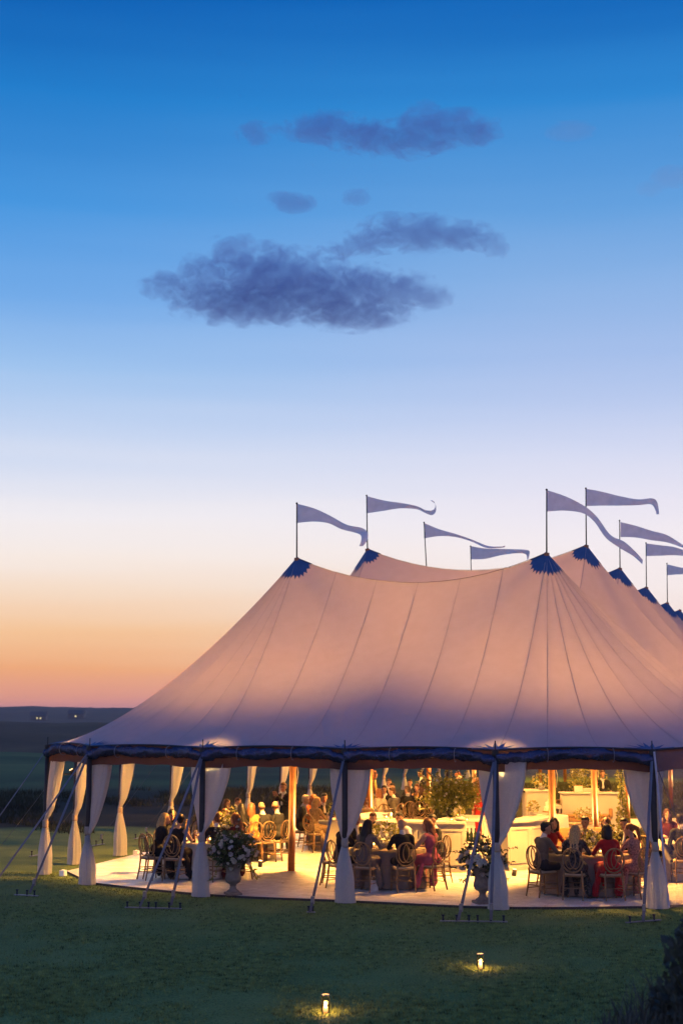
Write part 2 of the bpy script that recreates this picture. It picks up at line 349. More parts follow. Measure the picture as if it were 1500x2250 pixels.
cloud([(1255, 287, 52, 18), (1225, 295, 30, 12)], 'thin pinkish cloud streak right beside the highest cloud', seed=7, dens=.006, thr=-.2, col=(.85, .66, .72), absb=(.8, .7, .75))
cloud([(1480, 388, 48, 22), (1425, 415, 28, 16)], 'thin pinkish cloud streak far from the other clouds', seed=8, dens=.006, thr=-.2, col=(.85, .66, .72), absb=(.8, .7, .75))
# ------------------------------------------------------------------ tent
tent = thing('sailcloth_tent', TC, -TH, 'large peaked white sailcloth tent glowing from inside over the party', 'tent')
m_sail = mat('sailcloth', (.44, .42, .47), .75, var=.05, scale=4, spec=.2, transl=.30, bump=.5)
_tr = [n_ for n_ in m_sail.node_tree.nodes if n_.type == 'BSDF_TRANSLUCENT'][0]
m_sail.node_tree.links.remove(_tr.inputs[0].links[0]); _tr.inputs[0].default_value = (.62, .46, .36, 1)   # tan sailcloth lets warm light through
m_seam = mat('sail_seam', (.40, .36, .38), .8, var=.05, transl=.3)
m_blue = mat('blue_patch', (.05, .11, .24), .6, var=.08)
m_edge = mat('eave_webbing', (.030, .032, .045), .7)
m_pole_dark = mat('dark_pole', (.035, .026, .024), .55, var=.2)
m_wood = mat('varnished_wood', (.46, .16, .045), .38, var=.25, scale=5, coat=.2)
m_strap = mat('webbing_strap', (.16, .155, .18), .7)
m_rope = mat('rope', (.7, .62, .45), .8)
m_steel = mat('steel', (.28, .28, .30), .4, metal=.8)
m_black = mat('black_iron', (.02, .02, .022), .5)
ZE = 2.86
NR = 7
ARC = [(-8.5, .0), (-8.04, -2.14), (-6.15, -3.64), (-3.04, -4.75), (-.09, -4.75), (2.83, -4.75), (5.54, -3.69), (7.7, -2.1), (8.5, .0)]
UB = (NR-1)*BAY
LPK = {0: (652, 1226), 1: (807, 1206)}; RPK = {0: (1200, 1215), 1: (1287, 1198), 2: (1361, 1248), 3: (1419, 1290), 4: (1465, 1324)}
def peak(row, i):
    v = -ROW/2 if row == 'L' else ROW/2; b = T(v, i*BAY); d = LPK if row == 'L' else RPK
    if i in d: return Vector(TI(AT(*d[i], b.y)))
    return Vector((v, i*BAY, 7.04 if i in (0, NR-1) else 7.92))
PL = [peak('L', i) for i in range(NR)]; PR = [peak('R', i) for i in range(NR)]
def sag(a, b, t, s):
    p = a.lerp(b, t); p.z -= 4*s*t*(1-t); return p
def eave_pts(poles, per=3, lift=.05, inn=.07):
    out = []
    for i in range(len(poles)-1):
        a, b = Vector((*poles[i], ZE)), Vector((*poles[i+1], ZE)); d = (b-a).normalized(); nrm = Vector((-d.y, d.x, 0))
        if nrm.dot(Vector((0, UB/2, 0))-a) < 0: nrm = -nrm
        for k in range(per):
            t = k/per; q = 4*t*(1-t); out.append(a.lerp(b, t) + nrm*inn*q + Vector((0, 0, lift*q)))
    out.append(Vector((*poles[-1], ZE))); return out
EF = eave_pts(ARC)                                    # eave points round the front: poles at multiples of 3
iL, iR = 9, 15
def front_top(k):
    if k <= iL: return PL[0]
    if k >= iR: return PR[0]
    return sag(PL[0], PR[0], (k-iL)/(iR-iL), .62)
def seam_curve(top, bot, n=26, p=1.55, dip=None):
    a_ = .75*4*dip*(1-dip) if dip else 0
    return [Vector((top.x+(bot.x-top.x)*s, top.y+(bot.y-top.y)*s, bot.z + (top.z-bot.z)*(1-s)**p - a_*math.sin(math.pi*min(1, s*1.05))*(1-s)**.6)) for s in [j/n for j in range(n+1)]]
BV, BF = [], []
SEAMS = []
def panel(t0, b0, t1, b1, n=26, m=6, tops=None, name='roof_panel', dip=None):
    V = []; Fc = []
    for i in range(m+1):
        q = i/m; top = tops(q) if tops else t0.lerp(t1, q); V += [p_ - Vector((0, 0, .045*math.sin(math.pi*q)*math.sin(math.pi*(j_/n)**.8))) for j_, p_ in enumerate(seam_curve(top, b0.lerp(b1, q), n, dip=(dip[0]+(dip[1]-dip[0])*q) if dip else None))]
    for i in range(m):
        for j in range(n): Fc.append((i*(n+1)+j, (i+1)*(n+1)+j, (i+1)*(n+1)+j+1, i*(n+1)+j+1))
    me = mesh_from(V, Fc, name, True); me.materials.append(m_sail); link(bpy.data.objects.new(name, me), tent)
    o = len(BV); BV.extend(V); BF.extend([tuple(x+o for x in f) for f in Fc])
def mirror(p): return Vector((p.x, UB-p.y, p.z))
for k in range(len(EF)-1):
    t0, t1 = front_top(k), front_top(k+1)
    tops = None
    if iL <= k < iR: tops = (lambda q, k=k: sag(PL[0], PR[0], (k+q-iL)/(iR-iL), .62))
    panel(t0, EF[k], t1, EF[k+1], tops=tops)
    if k % 3 == 0:      # far end: coarser panels, mirrored
        kk = min(k+3, len(EF)-1); a, b = mirror(front_top(k)), mirror(front_top(kk)); panel(Vector((a.x, a.y, a.z)), mirror(EF[k]), b, mirror(EF[kk]), m=3, n=12)
for k in range(len(EF)): SEAMS.append((front_top(k), EF[k], None))
SV = 8.5; LSAG = 1.6
for i in range(NR-1):
    for row, P, sg in (('L', PL, -1), ('R', PR, 1)):
        nb = 6
        for k in range(nb):
            f0, f1 = k/nb, (k+1)/nb
            b0 = Vector((sg*SV, (i+f0)*BAY, ZE)); b1 = Vector((sg*SV, (i+f1)*BAY, ZE)); tp = lambda q, f0=f0: sag(P[i], P[i+1], f0+q/nb, LSAG)
            panel(tp(0), b0, tp(1), b1, n=20, m=2, tops=tp, dip=(f0, f1))
            if row == 'R' and i < 3: SEAMS.append((tp(0), b0, f0))
    a, b, c_, d = PL[i], PR[i], PL[i+1], PR[i+1]; V = []; Fc = []; n = 14
    for x in range(n+1):
        for y in range(n+1):
            s, t = x/n, y/n
            c0, c1 = sag(a, b, s, .62), sag(c_, d, s, .62); d0, d1 = sag(a, c_, t, LSAG), sag(b, d, t, LSAG)
            p = c0.lerp(c1, t) + d0.lerp(d1, s) - (a.lerp(b, s)).lerp(c_.lerp(d, s), t); V.append(p)
    for x in range(n):
        for y in range(n): Fc.append((x*(n+1)+y, (x+1)*(n+1)+y, (x+1)*(n+1)+y+1, x*(n+1)+y+1))
    me = mesh_from(V, Fc, 'roof_panel', True); me.materials.append(m_sail); link(bpy.data.objects.new('roof_panel', me), tent)
    o = len(BV); BV.extend(V); BF.extend([tuple(x+o for x in f) for f in Fc])
bvh = BVHTree.FromPolygons(BV, BF)
def roof_z(v, u):
    h = bvh.ray_cast(Vector((v, u, 20)), Vector((0, 0, -1)))
    return h[0].z if h[0] is not None else None
def ribbon(pts, wd, name, m, parent, off=.005):
    V = []; Fc = []
    for i, p in enumerate(pts):
        d = pts[min(i+1, len(pts)-1)] - pts[max(i-1, 0)]; s = Vector((-d.y, d.x, 0))
        s = s.normalized()*wd if s.length > 1e-5 else Vector((wd, 0, 0)); V += [p - s + Vector((0, 0, off)), p + s + Vector((0, 0, off))]
    for i in range(len(pts)-1): Fc.append((2*i, 2*i+1, 2*i+3, 2*i+2))
    me = mesh_from(V, Fc, name, True); me.materials.append(m); return link(bpy.data.objects.new(name, me), parent)
for top, bot, dp_ in SEAMS: ribbon(seam_curve(top, bot, 30, dip=dp_ or None), .008, 'seam', m_seam, tent, .007)
for i in range(NR): ribbon([sag(PL[i], PR[i], k/24, .62) for k in range(25)], .03, 'ridge_tape', m_edge, tent, .012)
for P in (PL, PR):
    for i in range(NR-1): ribbon([sag(P[i], P[i+1], k/20, LSAG) for k in range(21)], .012, 'ridge_tape', m_seam, tent, .010)
def peak_cap(p):
    V = [p + Vector((0, 0, .04))]; Fc = []; n = 48; rings = 5
    for r_ in range(1, rings+1):
        for k in range(n):
            t = 2*math.pi*k/n; rad = .33*r_/rings
            if r_ == rings: rad = .385 if k % 2 == 0 else .31
            x, y = p.x+rad*math.cos(t), p.y+rad*math.sin(t); z = roof_z(x, y); V.append(Vector((x, y, (z if z is not None else p.z-rad) + .014)))
    for k in range(n): Fc.append((0, 1+k, 1+(k+1) % n))
    for r_ in range(rings-1):
        for k in range(n): Fc.append((1+r_*n+k, 1+(r_+1)*n+k, 1+(r_+1)*n+(k+1) % n, 1+r_*n+(k+1) % n))
    me = mesh_from(V, Fc, 'peak_cap', True); me.materials.append(m_blue); link(bpy.data.objects.new('peak_cap', me), tent)
for P in (PL, PR):
    for p in P: peak_cap(p)
def eave_patch(q, seed):
    r_ = random.Random(seed); p = Vector((*q, ZE)); inw = Vector((-q[0]*.55, 2.0-q[1] if q[1] < 2 else 0, 0)).normalized(); a0 = math.atan2(inw.y, inw.x)
    V = [p + inw*.03 + Vector((0, 0, .02))]; Fc = []; n = 15
    for k in range(n):
        a = a0 + R(-80 + 160*k/(n-1)); rad = (.44 + .16*r_.random())*(1.0 if abs(k-7) > 2 else .95) if k % 2 == 1 else .24
        if k in (0, n-1): rad = .45
        x, y = p.x + rad*math.cos(a), p.y + rad*math.sin(a); z = roof_z(x, y); V.append(Vector((x, y, (z if z is not None else ZE)+.014)))
    for k in range(n-1): Fc.append((0, 1+k, 2+k))
    me = mesh_from(V, Fc, 'eave_patch'); me.materials.append(m_blue); link(bpy.data.objects.new('eave_patch', me), tent)
for i, q in enumerate(ARC): eave_patch(q, i)
SIDE_U = [2.3, 5.28, 8.0, 10.75, 13.54, 16.3, 19.2, 22.1, 24.96, 27.9, 30.7, 33.5]
BACK = [(a, UB-b) for a, b in ARC]
# valance, eave webbing and the rolled clear sidewalls, one per bay between two side poles
m_val = mat('shaded_valance_cloth', (.13, .065, .05), .8, var=.05, transl=.35)  # same fabric as the roof; its unlit, backlit brown is put into the colour
m_vinyl = None
def vinyl(name, tfac, rough, col, dif):
    m = bpy.data.materials.new(name); m.use_nodes = True; t = m.node_tree; t.nodes.clear(); n = t.nodes.new; l = t.links.new
    out = n('ShaderNodeOutputMaterial'); tr = n('ShaderNodeBsdfTransparent'); tr.inputs[0].default_value = (.93, .93, .95, 1)
    gl = n('ShaderNodeBsdfGlossy'); gl.inputs['Roughness'].default_value = rough; gl.inputs[0].default_value = (*col, 1)
    df = n('ShaderNodeBsdfDiffuse'); df.inputs[0].default_value = (*col, 1); tl = n('ShaderNodeBsdfTranslucent'); tl.inputs[0].default_value = (*col, 1)
    tcn = n('ShaderNodeTexCoord'); nz_ = n('ShaderNodeTexNoise'); nz_.inputs['Scale'].default_value = 9; nz_.inputs['Detail'].default_value = 6; nz_.inputs['Distortion'].default_value = 1.2; l(tcn.outputs['Object'], nz_.inputs['Vector'])
    bp = n('ShaderNodeBump'); bp.inputs['Strength'].default_value = .6; bp.inputs['Distance'].default_value = .05; l(nz_.outputs[0], bp.inputs['Height']); l(bp.outputs[0], gl.inputs['Normal'])
    m0 = n('ShaderNodeMixShader'); m0.inputs[0].default_value = .5; l(df.outputs[0], m0.inputs[1]); l(tl.outputs[0], m0.inputs[2])
    m1 = n('ShaderNodeMixShader'); m1.inputs[0].default_value = dif; l(gl.outputs[0], m1.inputs[1]); l(m0.outputs[0], m1.inputs[2])
    fr = n('ShaderNodeMapRange'); l(nz_.outputs[0], fr.inputs['Value']); fr.inputs['From Min'].default_value = .3; fr.inputs['From Max'].default_value = .7; fr.inputs['To Min'].default_value = max(0, tfac-.14); fr.inputs['To Max'].default_value = min(1, tfac+.12)
    m2 = n('ShaderNodeMixShader'); l(fr.outputs[0], m2.inputs[0]); l(m1.outputs[0], m2.inputs[1]); l(tr.outputs[0], m2.inputs[2]); l(m2.outputs[0], out.inputs[0]); return m
m_roll = vinyl('rolled_vinyl', .22, .16, (.10, .115, .21), .5)
m_clear = vinyl('clear_vinyl', .74, .25, (.42, .38, .48), .65)
def bay_edge(a, b, seed, roll=True, k=8):
    r_ = random.Random(seed); A, B = Vector((*a, ZE)), Vector((*b, ZE)); d = (B-A); L = d.length; d.normalize(); o = Vector((d.y, -d.x, 0))
    if o.dot(A - Vector((0, UB/2, 0))) < 0: o = -o
    n = 24
    def ep(t): q = 4*t*(1-t); return A.lerp(B, t) - o*.07*q + Vector((0, 0, .05*q))
    # valance
    V = []; Fc = []
    for i in range(n+1):
        p = ep(i/n); sw = .012*math.sin(i*1.7+seed)
        V += [p - o*.015, p - o*(.02+sw) - Vector((0, 0, .2)), p - o*(.02-sw) - Vector((0, 0, .40 + .012*math.sin(i*.9+seed)))]
    for i in range(n):
        for j in range(2): Fc.append((i*3+j, i*3+j+1, i*3+j+4, i*3+j+3))
    me = mesh_from(V, Fc, 'valance', True); me.materials.append(m_val); link(bpy.data.objects.new('valance', me), tent)
    MB().tube([ep(i/n) + Vector((0, 0, -.005)) for i in range(n+1)], .018, 6).build('eave_rope', m_edge, tent, True)
    if roll:
        ro = MB(); m = 90; k_ = 14; V = []; Fc = []
        ties = [r_.uniform(.22, .36), r_.uniform(.62, .78)]
        for i in range(m+1):
            t = i/m; p = ep(t) + o*.03 - Vector((0, 0, .135 + .02*math.sin(t*9+seed) + (.03 if t < .08 or t > .92 else 0)))
            tight = min(1, min(abs(t-q) for q in ties)/.05)
            for j in range(k_):
                an = 2*math.pi*j/k_; rad = .094*(.8+.2*tight)*(1+.14*math.sin(an*2+t*17+seed)+.09*math.sin(an*4-t*43+seed)+.07*math.sin(an*3+t*97)+r_.uniform(-.04, .04))
                V.append(p + o*math.cos(an)*rad*.75 + Vector((0, 0, math.sin(an)*rad*1.05)))
        for i in range(m):
            for j in range(k_): Fc.append((i*k_+j, i*k_+(j+1) % k_, (i+1)*k_+(j+1) % k_, (i+1)*k_+j))
        Fc += [tuple(range(k_)), tuple(m*k_+j for j in range(k_))]
        ob = ro.add(V, Fc).build('rolled_sidewall', m_roll, tent, True)
        for q in ties:
            p = ep(q) + o*.03 - Vector((0, 0, .135)); MB().tube([p + (o*math.cos(a_)*.098 + Vector((0, 0, math.sin(a_)*.125))) for a_ in [j*math.pi/6 for j in range(13)]], .008, 5).build('roll_tie', m_strap, ob)
for i in range(len(ARC)-1): bay_edge(ARC[i], ARC[i+1], i+1, roll=i < 6)
LS = [(-SV, 0)] + [(-SV, u) for u in SIDE_U] + [(-SV, UB)]; RS = [(SV, 0)] + [(SV, u) for u in SIDE_U] + [(SV, UB)]
for S in (LS, RS):
    for i in range(len(S)-1): bay_edge(S[i], S[i+1], 20+i, roll=False)
for i in range(len(BACK)-1): bay_edge(BACK[i], BACK[i+1], 60+i, roll=False)
# clear sidewalls that are let down: the bay right of the entrance and round the far end
def sidewall(a, b, seed, label):
    A, B = Vector((*a, 0)), Vector((*b, 0)); d = B-A; nrm = Vector((d.y, -d.x, 0)).normalized(); V = []; Fc = []; n, m = 26, 12
    if nrm.dot(A - Vector((0, UB/2, 0))) < 0: nrm = -nrm
    for i in range(n+1):
        for j in range(m+1):
            t = i/n; z = .03 + (ZE-.06)*j/m; wv = .035*math.sin(t*21+seed+z*.7)*(.4+.6*(1-z/ZE)) + .02*math.sin(t*47-z*2); sh = .20*(1-z/ZE)*(1-t)
            V.append(A.lerp(B, t) + d.normalized()*sh + nrm*(.05+wv) + Vector((0, 0, z)))
    for i in range(n):
        for j in range(m): Fc.append((i*(m+1)+j, (i+1)*(m+1)+j, (i+1)*(m+1)+j+1, i*(m+1)+j+1))
    me = mesh_from(V, Fc, 'clear_sidewall', True); me.materials.append(m_clear); o = link(bpy.data.objects.new('clear_sidewall', me), tent)
    V2 = [V[j] for j in range(m+1)]; MB().tube(V2, .02, 6).build('hem', mat('hem_tape', (.55, .52, .62), .6), o)
sidewall(ARC[6], ARC[7], 1, '')
for i in range(2, 7): sidewall(BACK[i], BACK[i+1], i+3, '')
# poles
POLES = []
def side_pole(q, lean=(0, 0)):
    a = Vector((*q, -.05)); b = Vector((q[0]+lean[0], q[1]+lean[1], ZE+.01)); o = MB().tube([a, b], .056, 10).build('side_pole', m_pole_dark, tent, True)
    MB().tube([b, b + Vector((0, 0, .16))], .011, 6).build('pin', m_black, o)
    MB().tube([b - Vector((0, 0, .10)), b - Vector((0, 0, .02))], .070, 10).build('collar', m_black, o)
for q in ARC + [(-SV, u) for u in SIDE_U] + [(SV, u) for u in SIDE_U] + BACK: side_pole(q)
for row, P in (('L', PL), ('R', PR)):
    v = -ROW/2 if row == 'L' else ROW/2
    for i in range(NR):
        o = MB().tube([(v, i*BAY, .02), P[i]], [.082, .062], 12).build('center_pole', m_wood, tent, True)
        b = Vector((v, i*BAY, 0)); 
        for zz in (2.38, 2.42): p = b.lerp(P[i], zz/P[i].z); MB().tube([p + Vector((.088*math.cos(a), .088*math.sin(a), 0)) for a in [k*math.pi/6 for k in range(13)]], .010, 5).build('rope_wrap', m_rope, o)
        q = b.lerp(P[i], 2.40/P[i].z); MB().tube([q+Vector((.09, 0, 0)), q+Vector((.13, -.02, -.16)), q+Vector((.10, -.02, -.42))], .007, 5).build('rope_tail', m_rope, o)
# guy straps and ground stakes
def strap(a, g, wd=.027, m=None):
    A = Vector((*a, ZE-.08)); g = Vector(TI(g)) if not isinstance(g, tuple) else Vector(g)
    d = g-A; s = d.cross(Vector((0, 0, 1))).normalized()
    MB().tube([A, A.lerp(g, .5) - Vector((0, 0, .02)), g], wd, 8, flat=.22, up=s).build('guy_strap', m or m_strap, tent, True)
    b = A.lerp(g, .93); MB().box((-.03, -.03, -.07), (.03, .03, .07), .01).build('ratchet', m_steel, tent).location = b
GUY = [(1, (-100, 1930)), (2, (-36, 1975)), (2, (66, 1962)), (3, (308, 1992)), (3, (376, 1989)), (4, (681, 2004)), (5, (1006, 2022)), (5, (1078, 2021)), (6, (1412, 2024)), (6, (1560, 1990))]
for k, px in GUY: strap(ARC[k], G(*px, .06))
for u in [0] + SIDE_U[:9]: strap((-SV, u), (-SV-2.0, u-.5, .06), .014)
def stake_bar(px0, px1, xs_, label):
    a, b = G(*px0, 0), G(*px1, 0); d = b-a; L = d.length; o = thing('stake_bar', a, math.atan2(d.y, d.x), label, 'tent stakes', 'steel stake bars pinning the tent straps')
    MB().box((0, -.03, .012), (L, .03, .03), .004).build('bar', m_steel, o)
    for x in xs_:
        q = (x-px0[0])/(px1[0]-px0[0])*L
        MB().tube([(q, 0, -.2), (q, 0, .11)], .017, 8).tube([(q, 0, .105), (q, 0, .125)], .028, 8).build('stake', m_black, o, True)
    return o
stake_bar((33, 1968), (84, 1971), [38, 60, 76], 'short steel stake bar beneath the strap of the tent corner')
stake_bar((275, 1996), (399, 1999), [280, 308, 327, 343, 372, 396], 'long steel stake bar with six pegs under two tent straps beside the first urn')
stake_bar((966, 2026), (1114, 2028), [973, 1003, 1030, 1049, 1078, 1106], 'long steel stake bar with six pegs beside the glowing drape')
stake_bar((1374, 2030), (1450, 2024), [1383, 1411, 1436], 'steel stake bar with three pegs by the clear plastic sidewall')
stake_bar((674, 2006), (692, 2007), [678, 687], 'tiny stake pair holding the single strap of the middle pole')
for u in [0] + SIDE_U[:9]:
    p = T(-SV-2.0, u-.5); o = thing('stake_bar', p, R(90)-TH, 'low stake bar on the dark lawn along the tent side', 'tent stakes', 'stake bars along the tent side')
    MB().box((-.45, -.03, .012), (.45, .03, .03), .004).build('bar', m_steel, o)
    for q in (-.36, 0, .36): MB().tube([(q, 0, -.2), (q, 0, .13)], .017, 8).tube([(q, 0, .125), (q, 0, .145)], .03, 8).build('stake', m_black, o, True)
# ------------------------------------------------------------------ pennants
m_flag = mat('pennant_cloth', (.90, .86, .90), .7, var=.06, transl=.72)
def flag(base, top_px, up, lo, label, seed):
    Y = base.y; top = AT(*top_px, Y); rz = base
    o = thing('pennant', base, 0, label, 'flag', 'pennants flying from the tent poles')
    MB().tube([(0, 0, -.06), top-base], [.018, .013], 8).ball(top-base, .026, 8, 6).build('flagstaff', m_black, o, True)
    n = 40; V = []; Fc = []; r_ = random.Random(seed)
    def curve(pts, t):                                    # Catmull-Rom through the outline
        L = [0]
        for i in range(1, len(pts)): L.append(L[-1] + math.dist(pts[i], pts[i-1]))
        s = t*L[-1]; i = max(k for k in range(len(L)-1) if L[k] <= s + 1e-9); f = (s-L[i])/(L[i+1]-L[i])
        g = lambda k: pts[max(0, min(len(pts)-1, k))]
        return [.5*(2*g(i)[c]+(g(i+1)[c]-g(i-1)[c])*f+(2*g(i-1)[c]-5*g(i)[c]+4*g(i+1)[c]-g(i+2)[c])*f*f+(3*g(i)[c]-g(i-1)[c]-3*g(i+1)[c]+g(i+2)[c])*f**3) for c in (0, 1)]
    for i in range(n+1):
        t = i/n; a = curve(up, t); b = curve(lo, t)
        y = .16*math.sin(t*7.5+seed)*t + .05*math.sin(t*19+seed*2)*t + .25*t
        for j in range(5):
            q = j/4; p = AT(a[0]+(b[0]-a[0])*q, a[1]+(b[1]-a[1])*q, Y + y + .05*math.sin(q*3+t*11+seed)*t)
            V.append(p-base)
    for i in range(n):
        for j in range(4): Fc.append((i*5+j, (i+1)*5+j, (i+1)*5+j+1, i*5+j+1))
    me = mesh_from(V, Fc, 'cloth', True); me.materials.append(m_flag); link(bpy.data.objects.new('cloth', me), o)
def pk(row, i):
    p = (PL if row == 'L' else PR)[i]; return T(p.x, p.y, p.z)
FL = [('L', 0, (652, 1106), [(653, 1107), (690, 1117), (725, 1133), (762, 1153), (795, 1160), (808, 1172), (806, 1188), (797, 1200)], [(653, 1149), (690, 1146), (722, 1150), (750, 1163), (778, 1170), (792, 1176), (793, 1188), (789, 1200)], 'pennant with a drooping curled tail on the front peak beside the tent slope'),
      ('L', 1, (805, 1089), [(805, 1090), (845, 1100), (880, 1105), (915, 1112), (935, 1121), (950, 1121), (956, 1113), (953, 1102), (946, 1099)], [(805, 1128), (845, 1122), (880, 1117), (915, 1119), (933, 1127), (948, 1132), (957, 1124), (956, 1108), (947, 1101)], 'pennant whose tip curls back up into a hook'),
      ('L', 2, (931, 1148), [(931, 1149), (965, 1163), (1000, 1173), (1035, 1185), (1070, 1199), (1098, 1201), (1109, 1199)], [(931, 1183), (965, 1178), (1000, 1180), (1035, 1190), (1068, 1204), (1096, 1204), (1109, 1202)], 'long thin pennant trailing to a narrow drooping point, above the sagging ridge'),
      ('L', 3, (1033, 1200), [(1034, 1200), (1065, 1205), (1100, 1206), (1135, 1207), (1155, 1208), (1163, 1212), (1160, 1228)], [(1034, 1229), (1065, 1228), (1100, 1220), (1130, 1216), (1148, 1216), (1156, 1220), (1157, 1230)], 'short pennant with folded end low above the sagging ridge'),
      ('R', 0, (1200, 1076), [(1201, 1077), (1240, 1090), (1280, 1110), (1310, 1135), (1340, 1175), (1370, 1190), (1395, 1212), (1411, 1230)], [(1201, 1124), (1240, 1122), (1280, 1128), (1305, 1147), (1330, 1182), (1362, 1205), (1390, 1222), (1410, 1240)], 'longest pennant sweeping steeply down across the neighbouring staff'),
      ('R', 1, (1286, 1073), [(1287, 1074), (1320, 1080), (1360, 1090), (1400, 1097), (1432, 1095), (1443, 1104), (1447, 1130)], [(1287, 1112), (1320, 1111), (1360, 1111), (1400, 1110), (1428, 1108), (1437, 1117), (1441, 1130)], 'straight broad pennant with a hooked down tip'),
      ('R', 2, (1360, 1144), [(1362, 1147), (1395, 1155), (1430, 1166), (1465, 1176), (1500, 1198), (1512, 1205)], [(1362, 1180), (1395, 1181), (1430, 1187), (1465, 1192), (1498, 1203), (1512, 1208)], 'pennant tapering gently downwards on the third peak of the right row'),
      ('R', 3, (1418, 1193), [(1419, 1194), (1450, 1198), (1480, 1202), (1510, 1212), (1530, 1218)], [(1419, 1222), (1450, 1221), (1480, 1220), (1510, 1222), (1530, 1222)], 'nearly level pennant on the fourth peak of the right row'),
      ('R', 4, (1464, 1238), [(1465, 1240), (1490, 1246), (1520, 1252), (1545, 1262)], [(1465, 1264), (1490, 1262), (1520, 1262), (1545, 1266)], 'small pennant on the farthest visible peak')]
for i, (row, k, tp, up, lo, lab) in enumerate(FL): flag(pk(row, k), tp, up, lo, lab, i+1)
# ------------------------------------------------------------------ floor
m_floor = bpy.data.materials.new('whitewashed_boards'); m_floor.use_nodes = True
t = m_floor.node_tree; b = t.nodes['Principled BSDF']; b.inputs['Roughness'].default_value = .28; b.inputs['Specular IOR Level'].default_value = .5
g_ = t.nodes.new('ShaderNodeTexCoord'); bt = t.nodes.new('ShaderNodeTexBrick'); bt.inputs['Scale'].default_value = 1; bt.inputs['Mortar Size'].default_value = .004; bt.inputs['Brick Width'].default_value = 1.2; bt.inputs['Row Height'].default_value = .15
bt.inputs['Color1'].default_value = (.82, .79, .74, 1); bt.inputs['Color2'].default_value = (.74, .70, .65, 1); bt.inputs['Mortar'].default_value = (.22, .18, .14, 1)
t.links.new(g_.outputs['Object'], bt.inputs['Vector'])
n1 = t.nodes.new('ShaderNodeTexNoise'); n1.inputs['Scale'].default_value = 2.3; n1.inputs['Detail'].default_value = 8; n1.inputs['Distortion'].default_value = 1.5; t.links.new(g_.outputs['Object'], n1.inputs['Vector'])
cr = t.nodes.new('ShaderNodeValToRGB'); cr.color_ramp.elements[0].position = .35; cr.color_ramp.elements[0].color = (.74, .71, .68, 1); cr.color_ramp.elements[1].position = .62; cr.color_ramp.elements[1].color = (1.1, 1.1, 1.1, 1); t.links.new(n1.outputs[0], cr.inputs[0])
mm = t.nodes.new('ShaderNodeMix'); mm.data_type = 'RGBA'; mm.blend_type = 'MULTIPLY'; mm.inputs[0].default_value = 1; t.links.new(bt.outputs[0], mm.inputs[6]); t.links.new(cr.outputs[0], mm.inputs[7]); t.links.new(mm.outputs[2], b.inputs['Base Color'])
rr_ = t.nodes.new('ShaderNodeMapRange'); rr_.inputs['To Min'].default_value = .18; rr_.inputs['To Max'].default_value = .5; t.links.new(n1.outputs[0], rr_.inputs['Value']); t.links.new(rr_.outputs[0], b.inputs['Roughness'])
bp = t.nodes.new('ShaderNodeBump'); bp.inputs['Strength'].default_value = .25; bp.inputs['Distance'].default_value = .004; t.links.new(bt.outputs['Fac'], bp.inputs['Height']); bp.invert = True; t.links.new(bp.outputs[0], b.inputs['Normal'])
ZF = .045
ring = []
FARC = [(-8.25, 3.5), (-7.75, -1.65), (-6.1, -3.5), (-3.0, -4.55), (-.09, -4.6), (2.8, -4.6), (5.45, -3.6), (7.75, -1.65), (8.25, 3.5)]
def smooth_arc(P, n=6):
    out = []
    for i in range(len(P)-1):
        for k in range(n):
            f = k/n; g = lambda j: P[max(0, min(len(P)-1, j))]
            out.append(tuple(.5*(2*g(i)[c]+(g(i+1)[c]-g(i-1)[c])*f+(2*g(i-1)[c]-5*g(i)[c]+4*g(i+1)[c]-g(i+2)[c])*f*f+(3*g(i)[c]-g(i-1)[c]-3*g(i+1)[c]+g(i+2)[c])*f**3) for c in (0, 1)))
    return out + [P[-1]]
fa = FARC[:2] + smooth_arc(FARC[2:7]) + FARC[7:]; ring = fa + [(a, UB-b_) for a, b_ in fa[::-1]]
nn = len(ring); V = [(a, b_, ZF) for a, b_ in ring] + [(a, b_, -.03) for a, b_ in ring]; Fc = [tuple(range(nn))] + [(i, nn+i, nn+(i+1) % nn, (i+1) % nn) for i in range(nn)]
fm = mesh_from(V, Fc, 'floor'); fm.materials.append(m_floor); fm.materials.append(mat('floor_edge', (.05, .045, .04), .7))
for p in fm.polygons:
    if p.index > 0: p.material_index = 1
floor = link(bpy.data.objects.new('floor', fm)); floor.location = TC; floor.rotation_euler = (0, 0, -TH); tag(floor, 'glossy whitewashed wooden floor under the tent', 'floor', kind='structure')
# ------------------------------------------------------------------ drapes
m_drape = bpy.data.materials.new('sheer_drape'); m_drape.use_nodes = True; t = m_drape.node_tree; t.nodes.clear(); n = t.nodes.new; l = t.links.new
out = n('ShaderNodeOutputMaterial'); df = n('ShaderNodeBsdfDiffuse'); tl = n('ShaderNodeBsdfTranslucent'); tp_ = n('ShaderNodeBsdfTransparent')
tcn = n('ShaderNodeTexCoord'); wn = n('ShaderNodeTexNoise'); wn.inputs['Scale'].default_value = 30; l(tcn.outputs['Object'], wn.inputs['Vector']); c1 = n('ShaderNodeValToRGB'); c1.color_ramp.elements[0].color = (.74, .72, .70, 1); c1.color_ramp.elements[1].color = (.90, .88, .85, 1); l(wn.outputs[0], c1.inputs[0])
l(c1.outputs[0], df.inputs[0]); l(c1.outputs[0], tl.inputs[0])
a1 = n('ShaderNodeMixShader'); a1.inputs[0].default_value = .55; l(df.outputs[0], a1.inputs[1]); l(tl.outputs[0], a1.inputs[2])
a2 = n('ShaderNodeMixShader'); a2.inputs[0].default_value = .14; l(a1.outputs[0], a2.inputs[1]); l(tp_.outputs[0], a2.inputs[2]); l(a2.outputs[0], out.inputs[0])
m_band = mat('drape_band', (.42, .33, .26), .8)
